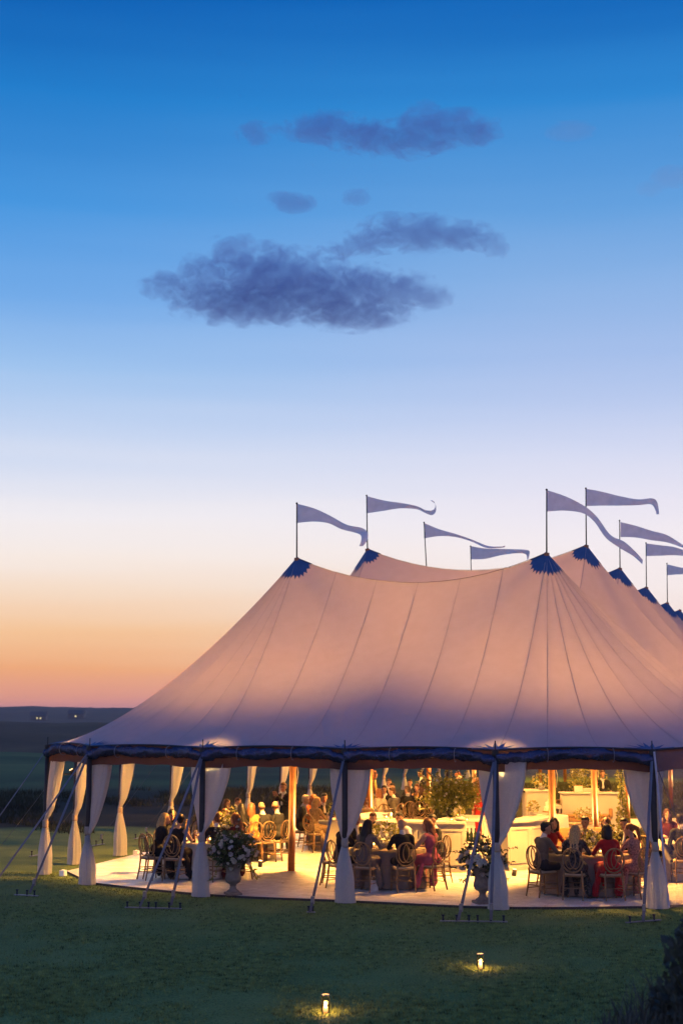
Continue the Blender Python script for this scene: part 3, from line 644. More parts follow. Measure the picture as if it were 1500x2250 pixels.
# local frame: +y points into the tent, x along the eave
def drape_mesh(seed, wl, wr, tie=1.12, top=2.52, bulge=.02, cross=0, inn=.20):
    r_ = random.Random(seed); V = []; Fc = []; n = 40; m = 64; ph = [r_.uniform(0, 6.3) for _ in range(6)]
    for i in range(m+1):
        z = .02 + (top-.02)*i/m
        if z > tie+.08:
            f = (z-tie-.08)/(top-tie-.08); k = math.sin(f*math.pi/2)**.85; L_, R_ = .055+(wl-.055)*k, .055+(wr-.055)*k; dp = .05+.05*k; oy = .055*min(1, f*6)+inn*f*.75; fold = .030*k+.004; cx = (R_-L_)/2; hw = (L_+R_)/2
        elif z > tie-.08:
            hw = .058; dp = .058; oy = 0; fold = .002; cx = 0
        else:
            f = (tie-.08-z)/(tie-.10); k = math.sin(min(1, f*1.5)*math.pi/2); hw = .06+.115*k + (.02 if f > .93 else 0); dp = .06+.075*k; oy = 0; fold = .016*k+.004; cx = .01*math.sin(f*3+seed)
        for j in range(n):
            a = 2*math.pi*j/n
            fr = fold*(math.sin(a*9+ph[0]+z*.5)+.6*math.sin(a*15+ph[1]-z*.8)+.5*math.sin(a*4+ph[2]+z*1.3))
            V.append((cx+math.cos(a)*(hw+fr*.5), oy+math.sin(a)*dp+fr*math.sin(a)*1.2+(fr*.6), z))
    for i in range(m):
        for j in range(n): Fc.append((i*n+j, i*n+(j+1) % n, (i+1)*n+(j+1) % n, (i+1)*n+j))
    me = mesh_from(V, Fc, 'drape_cloth', True); me.materials.append(m_drape); return me
BANDM = MB().tube([(0, 0, 1.03), (0, 0, 1.07), (0, 0, 1.16), (0, 0, 1.20)], [.062, .068, .068, .062], 14).mesh('tie_band', True); BANDM.materials.append(m_band)
def drape(q, inw, me, label, group=None, tie=1.115):
    p = T(*q); d = T(q[0]+inw[0], q[1]+inw[1]) - p; o = thing('drape', p, math.atan2(d.y, d.x)-math.pi/2, label, 'curtain', group)
    link(bpy.data.objects.new('drape_cloth', me), o); bo = link(bpy.data.objects.new('tie_band', BANDM), o); bo.location.z = tie-1.115
DM = [drape_mesh(1, .26, .26, tie=1.16), drape_mesh(2, .16, .34, tie=1.06), drape_mesh(3, .38, .50, top=2.60, tie=1.16), drape_mesh(4, .36, .46, top=2.6, tie=1.12), drape_mesh(5, .36, .52, top=2.72, tie=1.06), drape_mesh(6, .52, .2, top=2.6, tie=1.1), drape_mesh(7, .24, .30)]
drape(ARC[1], (.8, .5), drape_mesh(11, .02, .30, top=2.5), 'white drape at the tent corner, lit on its inner edge, beside the dark corner pole')
drape(ARC[2], (.35, .8), drape_mesh(12, .12, .42, top=2.62, tie=.95), 'white drape tied low on the dark pole next to the tent corner')
drape(ARC[3], (.15, 1), DM[2], 'wide parted drape behind the first flower urn, with a blue bottom')
drape(ARC[4], (0, 1), DM[3], 'wide parted drape on the middle front pole with one single strap', )
drape(ARC[5], (0, 1), DM[4], 'bright yellow glowing drape by the second flower urn')
drape(ARC[6], (-.2, 1), DM[5], 'half drape swept to one side against the clear plastic sidewall')
GL = 'cream drape tied round a side pole in the far row along the lawn'
drape((-SV, .0), (1, .2), DM[1], 'cream drape on the side pole just behind the tent corner')
drape((-SV, 2.3), (1, 0), DM[0], 'yellow lit drape hanging alone at the edge of the lit floor')
GLS_ = {5.28: 'cream side drape behind the blonde woman of the corner table', 8.0: 'cream side drape seen through the parted drape by the first urn', 10.75: 'cream side drape behind the dark haired man facing out', 13.54: 'cream side drape by the raised hands of the clapping man', 16.3: 'cream side drape above the white haired man', 19.2: 'cream side drape hidden behind the middle front drape', 24.96: 'cream side drape above the row of men beyond the bar', 27.9: 'cream side drape behind the sideways man beyond the bar', 33.5: 'cream side drape directly behind the big bar flowers'}
for i, u in enumerate(SIDE_U[1:]): drape((-SV, u), (1, 0), DM[(0, 6, 1)[i % 3]], GLS_.get(u, GL), 'far row of side drapes')
for i, q in enumerate(BACK[1:8]): drape(q, (0, -1), DM[(6, 0)[i % 2]], 'pale drape across the far end of the tent', 'drapes across the far end')
# ------------------------------------------------------------------ tent lamps (cans on the floor and wooden poles are added to light the inside)
m_can = mat('lamp_can', (.03, .03, .03), .5); m_lens = mat('lamp_lens', (.9, .8, .6), .3, emit=(1, .6, .24), es=5)
WARM = (1.0, .455, .088)
def can_lamp(p, aim, watts, spot, label, group, blend=.35, col=WARM, size=.06, bracket=None):
    o = thing('clamp_lamp', p, 0, label, 'lamp', group); d = Vector(aim).normalized(); q = Vector((0, 0, 1)).rotation_difference(d)
    h = MB().tube([(0, 0, -.12), (0, 0, .02)], .05, 10).build('can', m_can, o, True); h.rotation_mode = 'QUATERNION'; h.rotation_quaternion = q
    l_ = MB().tube([(0, 0, .021), (0, 0, .027)], .042, 10).build('lens', m_lens, o, True); l_.rotation_mode = 'QUATERNION'; l_.rotation_quaternion = q
    if bracket is not None: MB().tube([(0, 0, -.08), bracket], .014, 8).build('bracket', m_can, o)
    L = bpy.data.lights.new('bulb', 'SPOT'); L.energy = watts; L.spot_size = R(spot); L.spot_blend = blend; L.color = col; L.shadow_soft_size = size
    lo_ = bpy.data.objects.new('bulb', L); link(lo_, o); lo_.location = d*.05; lo_.rotation_mode = 'QUATERNION'; lo_.rotation_quaternion = Vector((0, 0, -1)).rotation_difference(d)
UPW, DNW, EVW = 3200, 5000, 80
for row, P in (('L', PL), ('R', PR)):
    v = -ROW/2 if row == 'L' else ROW/2
    for i in range(NR):
        p = T(v, i*BAY).lerp(T(P[i].x, P[i].y, P[i].z), 2.75/P[i].z)
        [can_lamp(T(v+s*.95, i*BAY+.5, ZF+.13), (T(-.12*s, -.06)-T(0, 0)) + Vector((0, 0, 1)), UPW*.5, 104, 'small added can lamp on the floor near a wooden pole, aimed up', 'added lamps aimed up at the roof', .75, (1, .55, .16), .3) for s in (-1, 1)]  # unseen floor cans, added to make the roof glow
        can_lamp(p + (T(0, .14)-T(0, 0)) + Vector((0, 0, 1.85)), (0, 0, -1), DNW*(1.3 if i == 0 else .58), 106 if i == 0 else 128, 'small added can lamp clamped high on a wooden tent pole, aimed down', 'added lamps aimed down at the floor', .3)  # unseen down lamps, added to light the floor and tables
        if row == 'L': can_lamp(p + (T(-.14, 0)-T(0, 0)) + Vector((0, 0, 1.2)), (T(-1, 0)-T(0, 0)) + Vector((0, 0, -.66)), 3400, 60, 'small added can lamp clamped on a wooden pole, aimed at the side drapes', 'added lamps aimed at the side drapes', .3)  # extra unseen lamps, added to brighten the left drapes
for k, off in ((1, (.42, .36)), (3, (.12, .5)), (5, (.06, .5))):
    q = ARC[k]; can_lamp(T(q[0]+off[0], q[1]+off[1], 2.28), (T(q[0], q[1])-T(q[0]+off[0]*.6, q[1]+off[1]*.6)) + Vector((0, 0, .6)), EVW, 110, 'small up lamp behind an eave drape', 'up lamps behind the eave drapes', 1.0, (1, .66, .26), bracket=T(*q, 2.2)-T(q[0]+off[0], q[1]+off[1], 2.28))
# ------------------------------------------------------------------ furniture
FZ = ZF
m_chair = mat('limed_oak', (.24, .15, .075), .5, var=.2, scale=12)
m_cush = mat('seat_cushion', (.55, .44, .30), .85)
def ellipse(cx, cy, cz, rx, rz, n=26, tilt=.10):
    return [(cx+rx*math.cos(a), cy - tilt*(rz*math.sin(a)), cz+rz*math.sin(a)) for a in [2*math.pi*k/n for k in range(n+1)]]
CH = []                                        # chair parts, shared mesh data: (name, mesh)
def cp(name, mb, m, sm=True):
    me = mb.mesh(name, sm); me.materials.append(m); CH.append((name, me))
cp('seat', MB().box((-.21, -.20, .425), (.21, .21, .455), .012), m_chair, False)
cp('cushion', MB().box((-.195, -.185, .452), (.195, .195, .482), .013), m_cush, False)
for s in (-1, 1):
    cp('leg', MB().tube([(s*.19, .19, .44), (s*.195, .20, 0)], [.020, .014], 8), m_chair)
    cp('leg', MB().tube([(s*.165, -.205, .54), (s*.175, -.19, .43), (s*.185, -.215, .2), (s*.19, -.26, 0)], [.016, .019, .017, .014], 8), m_chair)
    for z in (.16, .25): cp('stretcher', MB().tube([(s*.193, .19, z), (s*.186, -.21, z)], .009, 6), m_chair)
for z, y in ((.20, .195), (.28, .195), (.22, -.215)): cp('stretcher', MB().tube([(-.19, y, z), (.19, y, z)], .009, 6), m_chair)
cp('back_hoop', MB().tube(ellipse(0, -.225, .735, .20, .225), .016, 7), m_chair)
for s in (-1, 1): cp('back_loop', MB().tube(ellipse(s*.045, -.225, .765, .105, .185), .010, 6), m_chair)
CHN = [0]
def chair(p, rz, label, group):
    o = thing('dining_chair', p, rz, label, 'chair', group)
    ps = {}
    for name, me in CH:
        c = link(bpy.data.objects.new(name, me), ps['seat'] if name == 'cushion' else ps['back_hoop'] if name == 'back_loop' else o); ps[name] = c
    return o
m_cloth = mat('table_linen', (.62, .56, .46), .85, var=.05)
m_cloth2 = mat('shaded_taupe_linen', (.24, .19, .15), .85, var=.08)  # taupe, darkened so that the colour carries the shading on the cloth
def round_table(p, rad, label, m=None, drop=.74):
    o = thing('round_table', p, 0, label, 'table'); m = m or m_cloth
    MB().lathe([(.28, .0), (.28, .03), (.05, .06), (.05, .70), (.3, .725)], 14).build('pedestal', m_pole_dark, o)
    V = []; Fc = []; n = 72
    prof = [(0.0, .765), (.5, .765), (.97, .764), (1.0, .755), (1.012, .70), (1.03, .5), (1.05, .25), (1.06, .02)]
    for i, (r_, z) in enumerate(prof):
        for k in range(n):
            a = 2*math.pi*k/n; f = max(0, (i-3)/4); q = rad*r_*(1+f*(.045*math.sin(a*13+rad*50)+.02*math.sin(a*29)))
            V.append((q*math.cos(a), q*math.sin(a), z))
    for i in range(len(prof)-1):
        for k in range(n): Fc.append((i*n+k, i*n+(k+1) % n, (i+1)*n+(k+1) % n, (i+1)*n+k))
    me = mesh_from(V, Fc, 'tablecloth', True); me.materials.append(m); link(bpy.data.objects.new('tablecloth', me), o)
    return o
def on_floor(v): return Vector((v.x, v.y, FZ))
TAB = {'A': (on_floor(Vector((-3.05, 31.9, 0))), .82), 'B': (on_floor(Vector((-2.5, 35.9, 0))), .82), 'C': (on_floor(Vector((.05, 38.4, 0))), .82),
       'D': (on_floor(Vector((.75, 43.2, 0))), .8), 'D2': (on_floor(Vector((1.75, 44.6, 0))), .8), 'E': (on_floor(Vector((.97, 30.1, 0))), .84), 'F': (on_floor(Vector((4.85, 28.85, 0))), .86), 'G': (on_floor(Vector((7.15, 31.6, 0))), .84), 'H': (on_floor(Vector((1.9, 47.8, 0))), .8)}
TLAB = {'A': 'round table in cream linen by the first flower urn and tent corner', 'B': 'round table behind the corner table, in front of the clapping man', 'C': 'round cream draped table next to the man with white hair', 'D': 'round table with candle behind the circular bar, men in a row',
        'D2': 'round table behind the big bar flowers, half hidden', 'E': 'round table between two front drapes with a pale green flower mound', 'F': 'round taupe table around which the red dressed guest sits', 'G': 'round table behind the clear plastic sidewall', 'H': 'farthest round table near the left row of drapes'}
for k, (p, r_) in TAB.items(): round_table(p, r_, TLAB[k], m_cloth2 if k in 'EF' else m_cloth)
# --- circular bar
m_bar = mat('bar_white', (.56, .52, .46), .45, var=.05, scale=3); m_bartop = mat('bar_top', (.62, .58, .52), .3, var=.04)
BC = T(0, 3.0)
def arc_bar(a0, a1, label, ro=2.25, wd=.55, h=1.06, panels=4):
    o = thing('bar_counter', (BC.x, BC.y, FZ), -TH, label, 'bar', 'segments of the circular bar'); n = 28
    def ring_(r0, r1, z0, z1, name, m, b0=a0, b1=a1, par=o):
        V = []; Fc = []; nn_ = max(3, int(n*abs(b1-b0)/abs(a1-a0)))
        for i in range(nn_+1):
            a = R(b0+(b1-b0)*i/nn_); c, s = math.cos(a), math.sin(a); V += [(r0*c, r0*s, z0), (r1*c, r1*s, z0), (r1*c, r1*s, z1), (r0*c, r0*s, z1)]
        for i in range(nn_):
            for k in range(4): Fc.append((i*4+k, i*4+(k+1) % 4, i*4+4+(k+1) % 4, i*4+4+k))
        Fc += [(3, 2, 1, 0), (nn_*4, nn_*4+1, nn_*4+2, nn_*4+3)]
        me = mesh_from(V, Fc, name); me.materials.append(m); return link(bpy.data.objects.new(name, me), par)
    ring_(ro-wd, ro, 0.0, h, 'body', m_bar); ring_(ro-wd-.02, ro+.05, h+.001, h+.045, 'counter_top', m_bartop); ring_(ro-.02, ro+.03, .0, .09, 'plinth', m_bar)
    g = (a1-a0)/panels
    for k in range(panels):
        q0, q1 = a0+g*k+1.2, a0+g*(k+1)-1.2
        ring_(ro-.004, ro+.014, .16, .21, 'moulding', m_bar, q0, q1); ring_(ro-.004, ro+.014, .90, .95, 'moulding', m_bar, q0, q1)
        for q in (q0, q1-1.0): ring_(ro-.004, ro+.013, .212, .898, 'moulding', m_bar, q, q+1.0)
    return o
arc_bar(-128, -68, 'white curved bar front with panel mouldings behind the bald man')
arc_bar(-42, 12, 'white curved bar segment beside the glowing drape and grey suited man', panels=3)
arc_bar(-195, -135, 'white bar segment with its bright end by the bearded man')
isl = thing('back_bar', (BC.x, BC.y, FZ), -TH, 'white back bar island with bottle shelves inside the circular bar', 'bar')
MB().box((-.15, -.8, 0), (.95, .8, .04)).box((-.15, -.8, .0), (-.05, .8, 1.02)).box((-.15, -.8, 1.02), (.98, .82, 1.07)).build('carcass', m_bar, isl)
MB().box((-.05, -.78, .52), (.93, .78, .56)).build('shelf', m_bar, isl); MB().box((-.05, -.78, .05), (.93, .78, .10)).build('shelf', m_bar, isl)
MB().box((.40, -.80, .05), (.46, -.74, 1.02)).box((.90, -.80, .05), (.95, -.74, 1.02)).build('upright', m_bar, isl)
m_bottle = mat('green_bottle', (.02, .035, .015), .15, spec=.7); m_bottle2 = mat('amber_bottle', (.18, .07, .015), .15, spec=.7)
m_glass = mat('glassware', (.9, .9, .88), .05, trans=.9, spec=.6)
BOT = MB().lathe([(.036, 0), (.038, .02), (.038, .18), (.014, .24), (.013, .30), (.016, .31)], 10).mesh('bottle', True); BOT.materials.append(m_bottle)
GLS = MB().lathe([(.03, 0), (.004, .006), (.004, .07), (.03, .10), (.034, .14), (.03, .17)], 10).mesh('wine_glass', True); GLS.materials.append(m_glass)
TUM = MB().lathe([(.028, 0), (.033, .09)], 10).mesh('tumbler', True); TUM.materials.append(m_glass)
def place(name, me, loc, label, cat, group, rz=0):
    o = link(bpy.data.objects.new(name, me)); o.location = loc; o.rotation_euler = (0, 0, rz); return tag(o, label, cat, group)
for k in range(6):
    p = T(.45+.09*k, 3.0-.70+.02*(k % 2), FZ+.561); o = place('bottle', BOT, p, 'dark bottle on the back bar shelf', 'bottle', 'bottles on the back bar')
for k in range(7):
    p = T(.02+.055*k, 3.0-.72, FZ+.561); place('wine_glass', GLS, p, 'wine glass lined up on the back bar shelf', 'glass', 'glasses on the back bar')
    p = T(.02+.055*k, 3.0-.72, FZ+.101); place('tumbler', TUM, p, 'tumbler on the low back bar shelf', 'glass', 'tumblers on the back bar')
# --- candles
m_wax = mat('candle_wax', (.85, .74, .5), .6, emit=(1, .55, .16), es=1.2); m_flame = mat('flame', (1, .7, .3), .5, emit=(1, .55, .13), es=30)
def hurricane(): 
    m = bpy.data.materials.new('hurricane_glass'); m.use_nodes = True; t = m.node_tree; t.nodes.clear(); n = t.nodes.new
    o = n('ShaderNodeOutputMaterial'); a = n('ShaderNodeBsdfTransparent'); a.inputs[0].default_value = (1, .93, .82, 1); g = n('ShaderNodeBsdfGlossy'); g.inputs['Roughness'].default_value = .08
    f = n('ShaderNodeLayerWeight'); f.inputs[0].default_value = .25; mxs = n('ShaderNodeMixShader'); t.links.new(f.outputs['Fresnel'], mxs.inputs[0]); t.links.new(a.outputs[0], mxs.inputs[1]); t.links.new(g.outputs[0], mxs.inputs[2]); t.links.new(mxs.outputs[0], o.inputs[0]); return m
m_hglass = hurricane()
def candle(p, h, r_, label, group=None, light=0, taper=1.0):
    o = thing('candle_lantern', p, 0, label, 'candle', group)
    MB().lathe([(r_*.92, .004), (r_*.95, .012)], 14).build('base', m_hglass, o)
    n = 16; V = []; Fc = []
    for i, (q, z) in enumerate([(r_, .0), (r_*1.02, h*.3), (r_*taper, h)]):
        for k in range(n): a = 2*math.pi*k/n; V.append((q*math.cos(a), q*math.sin(a), z))
    for i in range(2):
        for k in range(n): Fc.append((i*n+k, i*n+(k+1) % n, (i+1)*n+(k+1) % n, (i+1)*n+k))
    g = MB().add(V, Fc).build('glass_shade', m_hglass, o, True)
    MB().tube([(r_*taper*math.cos(a), r_*taper*math.sin(a), h) for a in [2*math.pi*k/16 for k in range(17)]], .004, 5).build('rim', mat('glass_rim', (.75, .6, .5), .2), o)
    MB().lathe([(r_*.5, .012), (r_*.5, h*.30), (r_*.3, h*.31)], 12).build('candle', m_wax, o, True)
    MB().lathe([(.002, h*.31), (.017, h*.37), (.015, h*.46), (.002, h*.64)], 8).build('flame', m_flame, o, True)
    if light:
        L = bpy.data.lights.new('candle_glow', 'POINT'); L.energy = light; L.color = (1, .5, .13); L.shadow_soft_size = .03; lo_ = bpy.data.objects.new('candle_glow', L); link(lo_, o); lo_.location = (0, 0, h*.45)
    return o
for (px, py, zl, lab) in [(715, 2226, 14.0, 'glass candle lantern glowing alone on the open lawn, farther from the tent'), (1055, 2129, 14.0, 'glass candle lantern glowing on the lawn closer to the tent')]:
    p = G(px, py); p.z = float(ground_z(np.array([p.x]), np.array([p.y]))[0]); candle(p, .205, .052, lab, 'lawn lanterns', zl, .85)
for px, hh, lab in [(857, .24, 'tall glass candle on the bar between two shorter ones'), (869, .17, 'medium glass candle on the bar'), (845, .1, 'tiny votive at the end of the bar candle cluster'), (998, .24, 'tall candle glass on the bar beneath the big flowers'), (985, .08, 'votive beside the tall candle under the big flowers'), (1017, .08, 'votive at the very end of the bar front')]:
    for a in range(-128, -60, 1):
        q = T(2.0*math.cos(R(a)), 3.0+2.0*math.sin(R(a)), FZ+1.107)
        if 750 + F*q.x/q.y >= px: break
    candle(q, hh, .045 if hh > .12 else .03, lab, 'candles on the bar')
for k, off, lab in [('D', (.25, -.25), 'candle glass on the table of men in a row'), ('C', (.35, -.3), 'candle glass on the table of the white haired man'), ('E', (-.3, .2), 'votive candle on the table with the green flower mound'), ('F', (.25, -.1), 'votive candle on the taupe table'), ('A', (.2, -.3), 'votive candle on the corner table')]:
    p, r_ = TAB[k]; candle(p + Vector((off[0], off[1], .768)), .22 if k in 'CD' else .1, .045, lab, 'table candles')
# --- white cube lamps at the floor edge
for px, py, lab in [(139, 1925, 'white glowing cube lamp on the grass at the tent corner'), (300, 1880, 'white cube lamp at the floor edge behind the corner chairs')]:
    o = thing('cube_lamp', G(px, py), -.35, lab, 'lamp'); MB().box((-.065, -.065, 0), (.065, .065, .13), .008).build('shade', mat('lamp_cube', (.75, .7, .66), .5, emit=(1, .8, .62), es=.12), o); MB().lathe([(.03, .129), (.03, .134)], 12).build('top_hole', mat('cube_glow', (.9, .7, .5), emit=(1, .62, .3), es=3), o)
# --- lounge
m_tan = mat('tan_velvet', (.42, .22, .09), .7, var=.1, sheen=.3); m_gold = mat('gilt', (.55, .33, .10), .35, metal=.6); m_pill = mat('pillow_cloth', (.45, .33, .18), .8)
def sofa(p, rz, w, label, pattern=False):
    o = thing('sofa', p, rz, label, 'sofa')
    MB().box((-w/2, -.36, .22), (w/2, .38, .34), .02).build('seat_base', m_tan, o); MB().box((-w/2+.08, -.30, .34), (w/2-.08, .40, .45), .03).build('seat_cushion', m_tan, o)
    MB().box((-w/2, -.42, .34), (w/2, -.30, .86), .03).build('backrest', m_tan, o)
    for s in (-1, 1): MB().box((s*w/2-.06, -.36, .34), (s*w/2+.06, .36, .62), .025).build('arm', m_tan, o)
    for x in (-w/2+.05, w/2-.05):
        for y in (-.34, .34): MB().tube([(x, y, .24), (x, y, 0)], [.03, .016], 8).build('leg', m_gold, o)
    if pattern:
        for k in range(5):
            for q in range(2):
                x = -w/2+.12+(w-.24)*k/4; z = .50+.2*q; MB().tube([(x+.085*math.cos(a), -.428, z+.085*math.sin(a)) for a in [j*math.pi/4 for j in range(9)]], .008, 4).build('back_ring', m_gold, o)
    else:
        for x in (w/2-.22, w/2-.40): MB().box((x-.15, -.30, .46), (x+.13, -.17, .76), .04).build('pillow', m_pill, o)
        for k in range(7): MB().ball((-w/2+.2+(w-.4)*k/6, -.298, .66), .018, 8, 5).build('tuft_button', m_gold, o)
    return o
p = G(1272, 1820, FZ); sofa(p + Vector((0, .2, 0)), math.pi, 1.95, 'long tan tufted sofa with pillows in the lounge')
p = G(1250, 1868, FZ); sofa(Vector((5.55, 34.6, FZ)), .15, 1.3, 'settee with ring patterned back facing into the lounge', True)
p = Vector((7.1, 42.0, FZ)); ct = thing('coffee_table', p, 0, 'low gilt coffee table with flowers in front of the sofa', 'table')
MB().box((-.6, -.3, .40), (.6, .3, .43), .006).build('top', m_tan, ct)
for x in (-.55, .55):
    for y in (-.26, .26): MB().tube([(x, y, .4), (x, y, 0)], .014, 6).build('leg', m_gold, ct)
# cake table and cake
p = G(1201, 1815, FZ); p = Vector((5.78, 40.1, FZ)); ctb = thing('cake_table', p, 0, 'small round white draped table carrying the wedding cake', 'table')
m_white = mat('white_linen', (.78, .74, .66), .8, var=.03); V = []; Fc = []; n = 48
for i, (q, z) in enumerate([(0, .77), (.45, .77), (.47, .75), (.48, .5), (.52, .02)]):
    for k in range(n): a = 2*math.pi*k/n; qq = q*(1+(.05*math.sin(a*11) if i > 2 else 0)*(i-2)/2); V.append((qq*math.cos(a), qq*math.sin(a), z))
for i in range(4):
    for k in range(n): Fc.append((i*n+k, i*n+(k+1) % n, (i+1)*n+(k+1) % n, (i+1)*n+k))
MB().add(V, Fc).build('tablecloth', m_white, ctb, True); MB().lathe([(.3, 0), (.3, .03), (.05, .05), (.05, .75)], 12).build('pedestal', m_pole_dark, ctb)
ck = thing('wedding_cake', p + Vector((-.05, -.05, .772)), 0, 'white three tier cake on a gilt stand', 'cake'); MB().lathe([(.10, 0), (.03, .02), (.03, .07), (.20, .09), (.20, .11)], 20).build('stand', m_gold, ck, True)
m_ice = mat('icing', (.82, .78, .7), .5)
for q, z0, z1 in ((.16, .11, .23), (.115, .23, .34), (.075, .34, .43)): MB().lathe([(q*.97, z0), (q, z0+.01), (q, z1-.012), (q*.94, z1), (.01, z1+.002)], 24, wob=.01).build('tier', m_ice, ck)
# second bar with a bartender, white piano
p = AT(1300, 1742, 45.6); b2 = thing('bar_counter', (p.x, 45.6, FZ), -.05, 'straight white bar in front of the bartender', 'bar'); wv = .95
MB().box((-wv, 0, 0), (wv+.2, .6, 1.06)).build('body', m_bar, b2); MB().box((-wv-.05, -.05, 1.061), (wv+.25, .65, 1.105), .008).build('counter_top', m_bartop, b2); MB().box((-wv-.02, -.02, 0), (wv+.22, .0, .09)).build('plinth', m_bar, b2)
MB().box((-.35, .25, 1.106), (.25, .5, 1.22), .01).build('ice_tray', m_bar, b2)
o = thing('menu_card', b2.location + Vector((-.42, .05, 1.107)), .1, 'framed blank menu card standing on the bartender bar', 'sign'); MB().box((-.15, 0, 0), (.15, .02, .22), .004).build('frame', m_gold, o); MB().box((-.135, -.004, .015), (.135, -.001, .205)).build('card', m_white, o)
pi = thing('piano', (6.35, 45.4, FZ), R(0), 'white upright piano beside the bartender bar', 'piano')
MB().box((-.55, -.1, 0), (.2, 1.2, 1.15), .01).build('case', m_bar, pi); MB().box((-.58, -.13, 1.151), (.23, 1.23, 1.18), .006).build('lid', m_bartop, pi); MB().box((.2, -.08, .62), (.52, 1.18, .72), .01).build('key_bed', m_bar, pi); MB().box((.22, -.04, .721), (.48, 1.14, .74)).build('keys', mat('ivory_keys', (.8, .78, .7), .3), pi)
for y in (-.04, 1.12): MB().tube([(.46, y, .62), (.46, y, 0)], .03, 8).build('leg', m_bar, pi)
# gift bag and handbag on the floor
gb = thing('gift_bag', G(821, 1957, FZ), .1, 'small cream gift bag on the floor behind a chair', 'bag'); MB().box((-.085, -.04, 0), (.085, .04, .2), .006).build('bag_body', mat('paper_bag', (.62, .56, .5), .8), gb)
for y in (-.03, .03): MB().tube([(-.04, y, .2), (-.03, y, .27), (.03, y, .27), (.04, y, .2)], .004, 5).build('handle', m_rope, gb)
hb = thing('handbag', G(1381, 1962, FZ) , .2, 'black handbag on the floor under a chair', 'bag'); MB().box((-.1, -.05, 0), (.1, .05, .15), .02).build('bag_body', m_black, hb); MB().tube([(-.07, 0, .145), (-.05, 0, .21), (.05, 0, .21), (.07, 0, .145)], .008, 6).build('handle', m_black, hb)
# table ware: plates and glasses round every table, bottles on two of them
PLT = MB().lathe([(.06, 0), (.12, .012), (.125, .016), (.10, .010)], 18).mesh('plate', True); PLT.materials.append(m_white)
for k in 'AEFC':
    p, r_ = TAB[k]
    for q in range(8):
        a = 2*math.pi*q/8 + .2
        place('plate', PLT, p + Vector((r_*.74*math.cos(a), r_*.74*math.sin(a), .767)), {'A': 'white plate on the corner table', 'E': 'white plate on the table with the green flower mound', 'F': 'white plate on the taupe table', 'C': 'white plate on the table of the white haired man'}[k], 'plate', 'plates on table ' + {'A': 'in the corner', 'E': 'in the middle', 'F': 'with the red dress', 'C': 'behind'}[k])
        place('wine_glass', GLS, p + Vector((r_*.55*math.cos(a+.2), r_*.55*math.sin(a+.2), .767)), {'A': 'wine glass on the corner table', 'E': 'wine glass on the table with the green flower mound', 'F': 'wine glass on the taupe table', 'C': 'wine glass on the table of the white haired man'}[k], 'glass', 'glasses on table ' + {'A': 'in the corner', 'E': 'in the middle', 'F': 'with the red dress', 'C': 'behind'}[k])
BOT2 = MB().lathe([(.03, 0), (.032, .02), (.032, .15), (.012, .2), (.012, .25)], 10).mesh('bottle', True); BOT2.materials.append(m_bottle2)
place('bottle', BOT2, TAB['A'][0] + Vector((-.12, -.62, .767)), 'brown bottle standing on the corner table', 'bottle', None)
o = place('bottle', BOT, TAB['D'][0] + Vector((.05, -.5, .767)), 'dark wine bottle on the table behind the bar', 'bottle', None)
# ------------------------------------------------------------------ people
SK, TP, BT, SH, SHIRT, DK, LIP = range(7)
def remesh(prims, vox, smooth=2, name='body'):
    mb = MB()
    for q in prims:
        if q[0] == 'c':
            _, a, ra, b, rb, tg = q; a, b = Vector(a), Vector(b); d = (b-a).normalized()
            mb.tube([a-d*ra*.95, a-d*ra*.6, a, b, b+d*rb*.6, b+d*rb*.95], [ra*.3, ra*.8, ra, rb, rb*.8, rb*.3], 12)
        else:
            _, c, r_, tg, rot = q; t2 = MB().ball((0, 0, 0), r_, 14, 9); M = rot.to_3x3() if rot is not None else Matrix.Identity(3); mb.add([M @ v + Vector(c) for v in t2.v], t2.f)
    o = bpy.data.objects.new('tmp', mb.mesh('tmp')); COL.objects.link(o)
    md_ = o.modifiers.new('r', 'REMESH'); md_.mode = 'VOXEL'; md_.voxel_size = vox
    if smooth: s = o.modifiers.new('s', 'SMOOTH'); s.factor = .5; s.iterations = smooth
    dg = bpy.context.evaluated_depsgraph_get(); me = bpy.data.meshes.new_from_object(o.evaluated_get(dg)); bpy.data.objects.remove(o); me.name = name
    n = len(me.polygons); cen = np.empty(n*3); me.polygons.foreach_get('center', cen); cen = cen.reshape(-1, 3)
    best = np.full(n, 1e9); idx_ = np.zeros(n, int)
    for q in prims:
        if q[0] == 'c':
            _, a, ra, b, rb, tg = q; a, b = np.array(a), np.array(b); ab = b-a; t = np.clip(((cen-a)@ab)/(ab@ab), 0, 1); d = np.linalg.norm(cen-(a+t[:, None]*ab), axis=1) - (ra+(rb-ra)*t)
        else:
            _, c, r_, tg, rot = q; M = np.array(rot.to_3x3()) if rot is not None else np.eye(3); l_ = (cen-np.array(c))@M; d = (np.linalg.norm(l_/np.array(r_), axis=1)-1)*min(r_)
        if tg == SHIRT: d = d - .003
        k = d < best; best[k] = d[k]; idx_[k] = tg
    me.materials.clear()
    for k in range(7): me.materials.append(MATS['skin_mid'])
    me.polygons.foreach_set('material_index', idx_); me.polygons.foreach_set('use_smooth', [True]*n); me.update(); return me
for nm, c in (('skin_light', (.55, .32, .22)), ('skin_mid', (.46, .25, .16)), ('skin_dark', (.22, .11, .07))): mat(nm, c, .55, var=.06, scale=20)
def cloth(nm, c, **k): return mat('cloth_'+nm, c, k.pop('rough', .8), var=k.pop('var', .12), scale=k.pop('scale', 18), spec=.25, **k)
